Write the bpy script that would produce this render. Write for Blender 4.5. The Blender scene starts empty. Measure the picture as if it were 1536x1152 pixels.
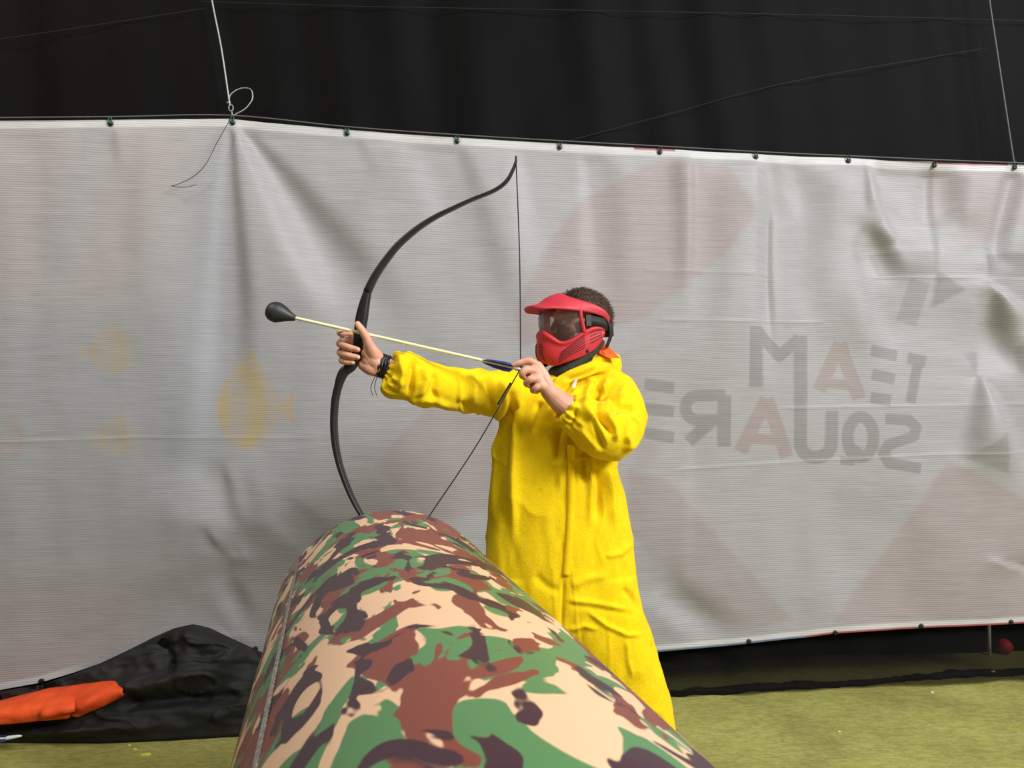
import bpy, math, random
import numpy as np
from mathutils import Vector, Matrix

random.seed(4); RNG = np.random.default_rng(7)
scene = bpy.context.scene
COL = scene.collection
PI = math.pi

# ------------------------------------------------------------------ camera model
CAM_H = 1.35; F = 1153.0; ALPHA = math.atan((615 - 576) / F)
CA, SA = math.cos(ALPHA), math.sin(ALPHA)

def rays(px, py):
    px = np.asarray(px, float); py = np.asarray(py, float)
    x = (px - 768) / F; yu = (576 - py) / F
    return np.stack([x, CA - yu * SA, SA + yu * CA], -1)

def P(px, py, D):
    """world point seen at picture position px,py standing D metres in front of the camera"""
    r = rays(px, py); D = np.asarray(D, float)
    k = D / r[..., 1]
    return r * k[..., None] + np.array([0, 0, CAM_H])

def on_plane(px, py, a, b):
    """point on the upright plane Y = a + b X"""
    r = rays(px, py); k = a / (r[..., 1] - b * r[..., 0])
    return r * k[..., None] + np.array([0, 0, CAM_H])

def on_floor(px, py, z=0.0):
    r = rays(px, py); k = (z - CAM_H) / r[..., 2]
    return r * k[..., None] + np.array([0, 0, CAM_H])

def project(v):
    d = v - np.array([0, 0, CAM_H])
    fw = d[:, 1] * CA + d[:, 2] * SA; up = -d[:, 1] * SA + d[:, 2] * CA
    return 768 + F * d[:, 0] / fw, 576 - F * up / fw

# ------------------------------------------------------------------ scene helpers
WLOC = {}
def tag(o, label=None, cat=None, group=None, kind=None):
    if label: o['label'] = label
    if cat: o['category'] = cat
    if group: o['group'] = group
    if kind: o['kind'] = kind
    return o

def empty(name, loc, label, cat, group=None):
    o = bpy.data.objects.new(name, None); COL.objects.link(o)
    o.empty_display_size = 0.1
    o.location = loc; WLOC[o.name] = np.array(loc, float)
    return tag(o, label, cat, group)

def make_mesh(name, v, f, mat, smooth=True):
    me = bpy.data.meshes.new(name)
    me.from_pydata([tuple(p) for p in np.asarray(v, float)], [], [tuple(int(i) for i in q) for q in f])
    me.materials.append(mat)
    if smooth: me.shade_smooth()
    return me

def obj(name, vf, mat, parent=None, smooth=True, fix=True):
    v, f = vf[0], vf[1]
    v = np.asarray(v, float)
    c = (v.min(0) + v.max(0)) / 2
    if parent is None: c[2] = v[:, 2].min()
    me = make_mesh(name, v - c, f, mat, smooth)
    if fix:
        import bmesh
        bm = bmesh.new(); bm.from_mesh(me)
        bmesh.ops.recalc_face_normals(bm, faces=bm.faces); bm.to_mesh(me); bm.free()
    o = bpy.data.objects.new(name, me); COL.objects.link(o)
    WLOC[o.name] = c
    if parent is not None:
        o.parent = parent; o.location = c - WLOC[parent.name]
    else:
        o.location = c
    return o

def mod(o, kind, **kw):
    m = o.modifiers.new(kind.lower(), kind)
    for k, val in kw.items(): setattr(m, k, val)
    return m

def cat_mesh(*parts):
    V, Fc, n = [], [], 0
    for v, f in parts:
        v = np.asarray(v, float); V.append(v); Fc += [tuple(i + n for i in q) for q in f]; n += len(v)
    return np.concatenate(V), Fc

def catmull(pts, n):
    """resample a polyline (any dimension) with Catmull-Rom to n points"""
    p = np.asarray(pts, float)
    if len(p) == 2:
        t = np.linspace(0, 1, n)[:, None]; return p[0] * (1 - t) + p[1] * t
    e = np.concatenate([[2 * p[0] - p[1]], p, [2 * p[-1] - p[-2]]])
    out = []
    for s in np.linspace(0, len(p) - 1 - 1e-9, n):
        i = int(s); t = s - i
        a, b, c, d = e[i], e[i + 1], e[i + 2], e[i + 3]
        out.append(0.5 * ((2 * b) + (-a + c) * t + (2 * a - 5 * b + 4 * c - d) * t * t + (-a + 3 * b - 3 * c + d) * t ** 3))
    return np.array(out)

def loft(rings, cap=True, closed_ring=True, loop=False):
    n = len(rings[0]); V = np.concatenate([np.asarray(r, float) for r in rings]); Fc = []
    m = len(rings)
    for i in range(m if loop else m - 1):
        for j in range(n if closed_ring else n - 1):
            a = i * n + j; b = i * n + (j + 1) % n; i2 = (i + 1) % m
            Fc.append((a, b, i2 * n + (j + 1) % n, i2 * n + j))
    if cap and not loop:
        k = len(V); V = np.concatenate([V, [np.mean(rings[0], 0)], [np.mean(rings[-1], 0)]])
        for j in range(n):
            Fc.append((k, (j + 1) % n, j)); Fc.append((k + 1, (m - 1) * n + j, (m - 1) * n + (j + 1) % n))
    return V, Fc

def tube(pts, rad, n=12, seg=None, caps=True, flat=1.0, hint=(0, 0, 1), sq=0.0):
    """tapered round tube through pts; flat squashes the second axis; round ends"""
    pts = np.asarray(pts, float)
    rad = np.broadcast_to(np.asarray(rad, float), (len(pts),))
    seg = seg or max(2, (len(pts) - 1) * 6 + 1)
    q = catmull(np.column_stack([pts, rad]), seg); c = q[:, :3]; r = np.maximum(q[:, 3], 1e-4)
    tan = np.gradient(c, axis=0); tan /= np.linalg.norm(tan, axis=1)[:, None] + 1e-12
    h = np.asarray(hint, float); u = h - tan[0] * h.dot(tan[0])
    if np.linalg.norm(u) < 1e-3: u = np.array([1, 0.1, 0]) - tan[0] * tan[0][0]
    u /= np.linalg.norm(u)
    rings = []
    th = np.linspace(0, 2 * PI, n, endpoint=False)
    ct, st = np.cos(th), np.sin(th)
    if sq:
        k = (np.abs(ct) ** sq + np.abs(st) ** sq) ** (-1 / sq); ct, st = ct * k, st * k
    for i in range(seg):
        u = u - tan[i] * u.dot(tan[i]); u /= np.linalg.norm(u); w = np.cross(tan[i], u)
        ring = lambda o, s: c[i] + tan[i] * o + (np.outer(ct, u) + np.outer(st, w) * flat) * r[i] * s
        if caps and i == 0:
            for a in (80, 55, 28): rings.append(ring(-r[i] * math.sin(math.radians(a)), math.cos(math.radians(a))))
        rings.append(ring(0, 1))
        if caps and i == seg - 1:
            for a in (28, 55, 80): rings.append(ring(r[i] * math.sin(math.radians(a)), math.cos(math.radians(a))))
    return loft(rings)

def ellipsoid(c, r, M=None, nu=24, nv=16):
    rings = []
    for j in range(nv + 1):
        a = -PI / 2 + PI * (j + 0.02) / (nv + 0.04)
        th = np.linspace(0, 2 * PI, nu, endpoint=False)
        rings.append(np.column_stack([np.cos(th) * math.cos(a), np.sin(th) * math.cos(a), np.full(nu, math.sin(a))]) * np.asarray(r))
    v, f = loft(rings)
    if M is not None: v = v @ np.asarray(M).T
    return v + np.asarray(c), f

def box(c, s, M=None):
    v = np.array([[x, y, z] for x in (-1, 1) for y in (-1, 1) for z in (-1, 1)], float) * np.asarray(s, float) / 2
    if M is not None: v = v @ np.asarray(M).T
    return v + np.asarray(c), [(0, 1, 3, 2), (4, 6, 7, 5), (0, 4, 5, 1), (2, 3, 7, 6), (0, 2, 6, 4), (1, 5, 7, 3)]

def remesh(parts, voxel, smooth=4, factor=0.5):
    v, f = cat_mesh(*parts)
    me = bpy.data.meshes.new('tmp'); me.from_pydata([tuple(p) for p in v], [], f)
    o = bpy.data.objects.new('tmp', me); COL.objects.link(o)
    import bmesh
    bm = bmesh.new(); bm.from_mesh(me); bmesh.ops.recalc_face_normals(bm, faces=bm.faces); bm.to_mesh(me); bm.free()
    m = o.modifiers.new('r', 'REMESH'); m.mode = 'VOXEL'; m.voxel_size = voxel
    if smooth:
        s = o.modifiers.new('s', 'SMOOTH'); s.iterations = smooth; s.factor = factor
    ev = o.evaluated_get(bpy.context.evaluated_depsgraph_get()); m2 = ev.to_mesh()
    n = len(m2.vertices); co = np.empty(n * 3); m2.vertices.foreach_get('co', co)
    no = np.empty(n * 3); m2.vertices.foreach_get('normal', no)
    faces = [tuple(p.vertices) for p in m2.polygons]
    ev.to_mesh_clear(); bpy.data.objects.remove(o); bpy.data.meshes.remove(me)
    return co.reshape(-1, 3), faces, no.reshape(-1, 3)

def vnoise(p, scale, seed=0):
    """smooth value noise in numpy, about -1..1"""
    p = np.asarray(p, float) * scale + seed * 17.31
    i = np.floor(p).astype(np.int64); t = p - i; t = t * t * (3 - 2 * t)
    def h(a):
        x = (a[..., 0] * 374761393 + a[..., 1] * 668265263 + a[..., 2] * 2147483647 + seed * 974711) & 0xffffffff
        x = ((x ^ (x >> 13)) * 1274126177) & 0xffffffff
        return ((x ^ (x >> 16)) & 0xffff) / 32767.5 - 1
    out = 0
    for dx in (0, 1):
        for dy in (0, 1):
            for dz in (0, 1):
                w = (t[..., 0] if dx else 1 - t[..., 0]) * (t[..., 1] if dy else 1 - t[..., 1]) * (t[..., 2] if dz else 1 - t[..., 2])
                out = out + w * h(i + np.array([dx, dy, dz]))
    return out

def seg_dist(px, py, poly):
    """distance to a polyline and position 0..1 along it"""
    best = np.full(np.shape(px), 1e9); pos = np.zeros(np.shape(px)); side = np.zeros(np.shape(px))
    n = len(poly) - 1
    for k in range(n):
        ax, ay = poly[k]; bx, by = poly[k + 1]
        dx, dy = bx - ax, by - ay; L = dx * dx + dy * dy + 1e-9
        t = np.clip(((px - ax) * dx + (py - ay) * dy) / L, 0, 1)
        d = np.hypot(px - ax - t * dx, py - ay - t * dy)
        s = np.sign((px - ax) * dy - (py - ay) * dx)
        m = d < best
        best = np.where(m, d, best); pos = np.where(m, (k + t) / n, pos); side = np.where(m, s, side)
    return best, pos, side

def ridge(px, py, poly, w, taper=(0.15, 0.25)):
    d, t, _ = seg_dist(px, py, poly)
    e = np.clip(t / max(taper[0], 1e-3), 0, 1) * np.clip((1 - t) / max(taper[1], 1e-3), 0, 1)
    if np.ndim(w): w = w[0] + (w[1] - w[0]) * t
    return np.exp(-(d / w) ** 2) * (e * e * (3 - 2 * e))

def in_poly(px, py, poly):
    ins = np.zeros(np.shape(px), bool); n = len(poly)
    for k in range(n):
        x1, y1 = poly[k]; x2, y2 = poly[(k + 1) % n]
        if y1 == y2: continue
        c = ((y1 > py) != (y2 > py)) & (px < (x2 - x1) * (py - y1) / (y2 - y1) + x1)
        ins ^= c
    return ins.astype(float)

def lin(r, g, b):
    return tuple(((c / 255) / 12.92 if c / 255 <= 0.04045 else ((c / 255 + 0.055) / 1.055) ** 2.4) for c in (r, g, b)) + (1.0,)

# ------------------------------------------------------------------ materials
class NT:
    def __init__(s, name):
        s.m = bpy.data.materials.new(name); s.m.use_nodes = True
        s.t = s.m.node_tree; s.n = s.t.nodes; s.p = s.n['Principled BSDF']; s.out = s.n['Material Output']
    def new(s, kind, **kw):
        n = s.n.new(kind)
        for k, v in kw.items():
            if k in n.inputs: n.inputs[k].default_value = v
            else: setattr(n, k, v)
        return n
    def link(s, a, b): s.t.links.new(a, b)
    def noise(s, vec, scale, detail=2, rough=0.5, dist=0.0):
        n = s.new('ShaderNodeTexNoise'); n.inputs['Scale'].default_value = scale; n.inputs['Detail'].default_value = detail
        n.inputs['Roughness'].default_value = rough; n.inputs['Distortion'].default_value = dist
        if vec is not None: s.link(vec, n.inputs['Vector'])
        return n.outputs['Fac']
    def ramp(s, fac, stops, interp='LINEAR'):
        r = s.new('ShaderNodeValToRGB'); r.color_ramp.interpolation = interp
        e = r.color_ramp.elements
        while len(e) < len(stops): e.new(0.5)
        for x, (pos, c) in zip(e, stops): x.position = pos; x.color = c
        s.link(fac, r.inputs['Fac']); return r.outputs['Color']
    def mix(s, fac, a, b, blend='MIX'):
        m = s.new('ShaderNodeMix', data_type='RGBA', blend_type=blend)
        for v, k in ((fac, 0), (a, 6), (b, 7)):
            if hasattr(v, 'is_output'): s.link(v, m.inputs[k])
            else: m.inputs[k].default_value = v
        return m.outputs[2]
    def math(s, op, a, b=0.0, c=None):
        m = s.new('ShaderNodeMath', operation=op)
        for k, v in enumerate((a, b) if c is None else (a, b, c)):
            if hasattr(v, 'is_output'): s.link(v, m.inputs[k])
            else: m.inputs[k].default_value = v
        return m.outputs[0]
    def coord(s, which='Object', scale=None):
        c = s.new('ShaderNodeTexCoord').outputs[which]
        if scale:
            mp = s.new('ShaderNodeMapping'); mp.inputs['Scale'].default_value = scale; s.link(c, mp.inputs['Vector']); c = mp.outputs[0]
        return c
    def bump(s, h, strength=0.3, dist=0.01):
        b = s.new('ShaderNodeBump'); b.inputs['Strength'].default_value = strength; b.inputs['Distance'].default_value = dist
        s.link(h, b.inputs['Height']); s.link(b.outputs[0], s.p.inputs['Normal']); return b

def simple(name, col, rough=0.6, var=0.15, scale=30, metal=0.0, bump=0.0, spec=0.5, bscale=None):
    t = NT(name); c = t.coord()
    n = t.noise(c, scale, 3)
    lo = tuple(x * (1 - var) for x in col[:3]) + (1,); hi = tuple(min(1, x * (1 + var)) for x in col[:3]) + (1,)
    t.link(t.ramp(n, [(0.3, lo), (0.7, hi)]), t.p.inputs['Base Color'])
    t.p.inputs['Roughness'].default_value = rough; t.p.inputs['Metallic'].default_value = metal
    t.p.inputs['Specular IOR Level'].default_value = spec
    if bump: t.bump(t.noise(c, bscale or scale * 3, 2), bump, 0.004)
    return t.m

M = {}
M['black_plastic'] = simple('black_plastic', lin(26, 26, 27), 0.42, 0.2, 40)
M['black_matte'] = simple('black_matte', lin(22, 22, 22), 0.75, 0.3, 40)
M['foam'] = simple('black_foam', lin(40, 40, 40), 0.5, 0.15, 90, bump=0.1)
M['string'] = simple('black_string', lin(20, 20, 22), 0.7, 0.2, 200)
M['shaft'] = simple('pale_shaft', lin(226, 226, 178), 0.45, 0.05, 60)
M['fletch'] = simple('blue_fletching', lin(36, 38, 120), 0.5, 0.15, 60)
M['white_plastic'] = simple('white_plastic', lin(225, 225, 220), 0.45, 0.05, 60)
M['red_mask'] = simple('red_plastic', lin(188, 44, 50), 0.5, 0.06, 12, bump=0.02, spec=0.4)
M['red_visor'] = simple('red_visor_plastic', lin(196, 52, 64), 0.55, 0.05, 12, spec=0.4)
M['orange_ribbon'] = simple('orange_ribbon', lin(250, 105, 35), 0.7, 0.08, 40)
M['strap'] = simple('black_webbing', lin(26, 27, 25), 0.7, 0.25, 160, bump=0.2)
M['olive_strap'] = simple('dark_olive_padding', lin(44, 44, 34), 0.85, 0.2, 100, bump=0.2)
M['leather'] = simple('black_leather', lin(24, 22, 22), 0.4, 0.3, 120, bump=0.3)
M['steel'] = simple('galvanised_steel', lin(150, 148, 142), 0.45, 0.15, 150, metal=0.6)
M['steel_dull'] = simple('dull_grey_cord', lin(90, 90, 88), 0.7, 0.15, 150)
M['grommet'] = simple('black_grommet', lin(18, 18, 18), 0.4, 0.2, 100)
M['green_clip'] = simple('green_clip_plastic', lin(30, 92, 66), 0.5, 0.1, 100)
M['red_ball'] = simple('red_ball_rubber', lin(190, 30, 36), 0.6, 0.1, 50)
M['post'] = simple('pale_post_paint', lin(215, 213, 198), 0.6, 0.12, 40)
M['scrap'] = simple('yellow_scrap', lin(225, 220, 90), 0.7, 0.05, 80)
M['white_scrap'] = simple('white_scrap', lin(235, 235, 225), 0.7, 0.05, 80)
M['shoe'] = simple('dark_shoe', lin(40, 38, 40), 0.6, 0.2, 40)
M['zip_tape'] = simple('white_zip_tape', lin(205, 198, 180), 0.7, 0.08, 300)
M['vent'] = simple('vent_slit_shade', lin(60, 10, 14), 0.8, 0.1, 100)
M['eye'] = simple('eye_white', lin(225, 220, 215), 0.3, 0.03, 50)
M['silver'] = simple('silver_ring', lin(205, 205, 205), 0.25, 0.05, 100, metal=1.0)

def skin_mat():
    t = NT('skin'); c = t.coord()
    a = t.ramp(t.noise(c, 22, 4), [(0.3, lin(196, 138, 112)), (0.7, lin(222, 168, 140))])
    t.link(a, t.p.inputs['Base Color']); t.p.inputs['Roughness'].default_value = 0.55
    t.p.inputs['Subsurface Weight'].default_value = 0.08
    t.p.inputs['Subsurface Radius'].default_value = (0.012, 0.005, 0.003)
    t.bump(t.noise(c, 260, 2), 0.12, 0.002); return t.m
M['skin'] = skin_mat()

def hair_mat():
    t = NT('hair'); c = t.coord()
    t.link(t.ramp(t.noise(c, 120, 3), [(0.3, lin(38, 27, 20)), (0.7, lin(76, 58, 45))]), t.p.inputs['Base Color'])
    t.p.inputs['Roughness'].default_value = 0.7; t.p.inputs['Specular IOR Level'].default_value = 0.2; return t.m
M['hair'] = hair_mat()

def fleece_mat(name, c1, c2, bump=0.5):
    t = NT(name); c = t.coord()
    n1 = t.noise(c, 55, 4, 0.6); n2 = t.noise(c, 330, 3, 0.6)
    k = t.math('ADD', t.math('MULTIPLY', n1, 0.28), t.math('MULTIPLY', n2, 0.72))
    t.link(t.ramp(k, [(0.36, c1), (0.62, c2)]), t.p.inputs['Base Color'])
    t.p.inputs['Roughness'].default_value = 0.9; t.p.inputs['Specular IOR Level'].default_value = 0.15
    t.p.inputs['Sheen Weight'].default_value = 0.25; t.p.inputs['Sheen Roughness'].default_value = 0.4
    t.p.inputs['Sheen Tint'].default_value = (1, 0.9, 0.3, 1)
    t.bump(k, bump, 0.006); return t.m
M['fleece'] = fleece_mat('yellow_fleece', lin(228, 188, 10), lin(246, 212, 18))
M['zip_flap'] = fleece_mat('golden_placket', lin(236, 186, 10), lin(246, 202, 14), 0.25)

def lens_mat():
    t = NT('clear_lens')
    tr = t.new('ShaderNodeBsdfTransparent'); tr.inputs[0].default_value = (0.93, 0.92, 0.91, 1)
    gl = t.new('ShaderNodeBsdfGlossy'); gl.inputs['Roughness'].default_value = 0.04
    lw = t.new('ShaderNodeFresnel'); lw.inputs[0].default_value = 1.5
    mx = t.new('ShaderNodeMixShader'); t.link(lw.outputs[0], mx.inputs[0]); t.link(tr.outputs[0], mx.inputs[1]); t.link(gl.outputs[0], mx.inputs[2])
    g2 = t.new('ShaderNodeBsdfGlossy'); g2.inputs['Roughness'].default_value = 0.35; m2 = t.new('ShaderNodeMixShader'); m2.inputs[0].default_value = 0.09
    t.link(mx.outputs[0], m2.inputs[1]); t.link(g2.outputs[0], m2.inputs[2])
    t.link(m2.outputs[0], t.out.inputs['Surface']); return t.m
M['lens'] = lens_mat()

def floor_mat():
    t = NT('olive_floor'); c = t.coord()
    a = t.ramp(t.noise(c, 2.2, 5, 0.6), [(0.3, lin(146, 142, 76)), (0.55, lin(172, 168, 92)), (0.75, lin(190, 186, 112))])
    sc = t.coord('Object', (3, 14, 1))
    a = t.mix(t.math('MULTIPLY', t.ramp(t.noise(sc, 3, 5, 0.7), [(0.62, (0, 0, 0, 1)), (0.70, (1, 1, 1, 1))]), 0.35), a, lin(104, 104, 54))
    a = t.mix(t.math('MULTIPLY', t.noise(c, 160, 3), 0.35), a, lin(126, 120, 60))
    g = t.ramp(t.noise(t.coord('Object', (1, 2.5, 1)), 26, 5, 0.75), [(0.42, (0.72, 0.72, 0.70, 1)), (0.58, (1.08, 1.08, 1.08, 1))])
    a = t.mix(0.8, a, g, 'MULTIPLY')
    a = t.mix(t.math('MULTIPLY', t.ramp(t.noise(t.coord('Object', (1, 3, 1)), 2.4, 6, 0.75), [(0.60, (0, 0, 0, 1)), (0.74, (1, 1, 1, 1))]), 0.35), a, lin(200, 198, 150))
    t.link(a, t.p.inputs['Base Color']); t.p.inputs['Roughness'].default_value = 0.8
    t.p.inputs['Specular IOR Level'].default_value = 0.25
    t.bump(t.noise(c, 120, 4), 0.25, 0.005); return t.m
M['floor'] = floor_mat()

def net_mat(name, col, opacity, rough=0.7):
    """dark knitted mesh: yarn with see-through holes"""
    t = NT(name); c = t.coord()
    n = t.noise(c, 6, 4)
    t.link(t.ramp(n, [(0.3, tuple(x * 0.85 for x in col[:3]) + (1,)), (0.7, tuple(x * 1.2 for x in col[:3]) + (1,))]), t.p.inputs['Base Color'])
    t.p.inputs['Roughness'].default_value = rough; t.p.inputs['Specular IOR Level'].default_value = 0.12
    tr = t.new('ShaderNodeBsdfTransparent'); mx = t.new('ShaderNodeMixShader'); mx.inputs[0].default_value = opacity
    t.link(tr.outputs[0], mx.inputs[1]); t.link(t.p.outputs[0], mx.inputs[2]); t.link(mx.outputs[0], t.out.inputs['Surface'])
    t.bump(t.noise(t.coord('Object', (1, 1, 0.15)), 25, 3), 0.12, 0.02); return t.m
M['net'] = net_mat('black_netting', lin(13, 12, 12), 0.60)
M['net_veil'] = net_mat('loose_black_netting', lin(30, 29, 28), 0.18)
M['net_bundle'] = net_mat('bunched_black_netting', lin(24, 23, 25), 0.97)
M['black_wall'] = simple('black_drape', lin(9, 9, 9), 0.95, 0.3, 1.5, spec=0.05)
M['heap'] = simple('black_mesh_cloth', lin(21, 21, 18), 0.75, 0.4, 9, bump=0.4, bscale=40)

def orange_mat():
    t = NT('orange_cloth'); c = t.coord('Object', (1, 1, 1))
    t.link(t.ramp(t.noise(c, 14, 4), [(0.3, lin(214, 66, 14)), (0.7, lin(244, 92, 28))]), t.p.inputs['Base Color'])
    t.p.inputs['Roughness'].default_value = 0.7; t.bump(t.noise(c, 60, 3), 0.3, 0.006); return t.m
M['orange'] = orange_mat()

def banner_mat():
    t = NT('banner_print_reverse'); c = t.coord()
    at = t.new('ShaderNodeAttribute', attribute_name='print')
    sep = t.new('ShaderNodeSeparateXYZ'); t.link(c, sep.inputs[0])
    big = t.noise(t.coord('Object', (1, 1, 2)), 1.6, 3)
    z = t.math('ADD', sep.outputs[2], t.math('MULTIPLY', big, 0.05))
    s = t.math('SINE', t.math('MULTIPLY', z, 2 * PI / 0.0096))
    fine = t.noise(t.coord('Object', (6, 6, 220)), 1.0, 2)
    amp = t.ramp(t.noise(c, 0.9, 2), [(0.35, (0.35, 0.35, 0.35, 1)), (0.65, (1, 1, 1, 1))])
    k = t.math('ADD', 1.0, t.math('MULTIPLY', t.math('MULTIPLY', s, 0.2), amp))
    k = t.math('ADD', k, t.math('MULTIPLY', t.math('SUBTRACT', fine, 0.5), 0.45))
    t.link(t.mix(1.0, at.outputs['Color'], k, 'MULTIPLY'), t.p.inputs['Base Color'])
    t.p.inputs['Roughness'].default_value = 0.55; t.p.inputs['Specular IOR Level'].default_value = 0.3
    t.bump(t.noise(t.coord('Object', (1, 1, 1)), 16, 4), 0.16, 0.012); return t.m
M['banner'] = banner_mat()

def camo_mat():
    t = NT('woodland_camouflage'); uv = t.new('ShaderNodeUVMap', uv_map='cloth').outputs[0]
    def layer(off, sc, scale, dist):
        mp = t.new('ShaderNodeMapping'); mp.inputs['Location'].default_value = off; mp.inputs['Scale'].default_value = sc
        t.link(uv, mp.inputs[0]); return t.noise(mp.outputs[0], scale, 2.5, 0.5, dist)
    W1, B0 = (1, 1, 1, 1), (0, 0, 0, 1)
    step = lambda f, th: t.ramp(f, [(th - 0.006, B0), (th + 0.006, W1)])
    col = t.mix(step(layer((3.1, 1.7, 0), (1.0, 0.52, 1), 7.2, 1.4), 0.482), lin(226, 184, 146), lin(84, 128, 80))
    col = t.mix(step(layer((8.3, 4.9, 2), (1.0, 0.52, 1), 7.8, 1.6), 0.534), col, lin(126, 66, 54))
    col = t.mix(step(layer((1.2, 9.4, 5), (1.0, 0.5, 1), 7.8, 1.7), 0.550), col, lin(66, 42, 50))
    t.link(col, t.p.inputs['Base Color']); t.p.inputs['Roughness'].default_value = 0.42
    t.p.inputs['Specular IOR Level'].default_value = 0.4
    t.bump(t.noise(t.coord(), 4, 3), 0.12, 0.02); return t.m
M['camo'] = camo_mat()
M['seam'] = simple('grey_seam_thread', lin(122, 116, 108), 0.7, 0.45, 60)

# ------------------------------------------------------------------ setting
PA, PB = 3.50, 0.115            # the banner hangs on the plane Y = PA + PB X
def grid(nx, ny, fn):
    v = np.array([fn(i / (nx - 1), j / (ny - 1)) for j in range(ny) for i in range(nx)])
    return v, [(j * nx + i, j * nx + i + 1, (j + 1) * nx + i + 1, (j + 1) * nx + i) for j in range(ny - 1) for i in range(nx - 1)]

fl = obj('floor', box((0, 2.5, -0.05), (14, 12, 0.1)), M['floor'], smooth=False); tag(fl, kind='structure')
ang = math.atan(PB); RW = np.array([[math.cos(ang), -math.sin(ang), 0], [math.sin(ang), math.cos(ang), 0], [0, 0, 1]])
wl = obj('wall_back', box((0, 4.08, 2.6), (13, 0.1, 5.2), RW), M['black_wall'], smooth=False); tag(wl, kind='structure')

# ------------------------------------------------------------------ safety net behind the banner
def net_fn(u, w):
    X = -4.2 + 8.4 * u; z = 0.012 + 4.6 * w
    y = 3.565 + PB * X + 0.012 * math.sin(X * 9 + 2 * math.sin(X * 2.3)) + 0.010 * math.sin(X * 21 + 3 * z) * (0.4 + 0.6 * abs(math.sin(X * 1.7)))
    return (X, y, z)
net = obj('safety_net', grid(420, 24, net_fn), M['net'])
tag(net, 'large fine black safety netting hanging full height behind the grey banner', 'netting')
def on_net(px, py): return on_plane(px, py, 3.538, PB)
for poly in ([(-40, 64), (60, 50), (180, 32), (310, 12)], [(300, 2), (560, 10), (800, 14), (1200, 22), (1580, 32)],
             [(850, 212), (1000, 172), (1190, 122), (1480, 72)]):
    obj('seam', tube([on_net(x, y) for x, y in poly], 0.0014, 6), M['black_matte'], net)
# bottom of the net bunched on the floor, to the right of the archer
pts, rr = [], []
for k, (x, y) in enumerate([(640, 1082), (800, 1068), (960, 1048), (1040, 1043), (1140, 1036), (1250, 1031), (1350, 1024), (1440, 1016), (1560, 1010), (1700, 1004)]):
    q = on_floor(x, y); q[2] = 0.014 + 0.004 * math.sin(k * 2.1); pts.append(q); rr.append(0.017 + 0.004 * math.sin(k * 1.7 + 1))
v, f = tube(pts, rr, 16, 200, flat=1.0)
v = v + vnoise(v, 14, 3)[:, None] * np.array([0.004, 0.012, 0.006]) + vnoise(v, 45, 5)[:, None] * 0.004
v[:, 2] = np.maximum(v[:, 2], 0.001)
obj('hem_bundle', (v, f), M['net_bundle'], net)
def drape(u, w):
    q0 = on_floor(600 + 1100 * u, 1072 - 60 * u); q1 = np.array([q0[0], 3.56 + PB * q0[0], 0.16])
    p = q0 * (1 - w) + q1 * w; p[2] = 0.03 + 0.14 * w * w + 0.006 * math.sin(u * 37 + 5 * w); return p
obj('gathered_skirt', grid(160, 10, drape), M['net_veil'], net)

# ------------------------------------------------------------------ banner
TOP = np.array([(-320, 184), (0, 181), (165, 180), (345, 178), (400, 184), (520, 194), (600, 201), (685, 206), (760, 211), (840, 215), (915, 220), (990, 223), (1060, 228), (1130, 231), (1200, 235), (1270, 237), (1335, 241), (1400, 242), (1460, 246), (1520, 246), (1820, 262)], float)
BOT = np.array([(-320, 1080), (0, 1035), (60, 1024), (110, 1009), (150, 995), (190, 976), (230, 956), (262, 943), (290, 939), (315, 945), (340, 957), (390, 978), (600, 992), (820, 988), (985, 978), (1060, 972), (1120, 966), (1210, 957), (1250, 951), (1380, 942), (1490, 937), (1820, 920)], float)
NX, NY = 870, 400
gx = np.linspace(-300, 1612, NX); tt = np.linspace(0, 1, NY)
yt = np.interp(gx, TOP[:, 0], TOP[:, 1]); yb = np.interp(gx, BOT[:, 0], BOT[:, 1])
gx += 0
PX = np.tile(gx, (NY, 1)); PY = yt[None, :] * (1 - tt[:, None]) + yb[None, :] * tt[:, None]
B3 = on_plane(PX, PY, PA, PB)
dsp = np.zeros_like(PX)
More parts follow.
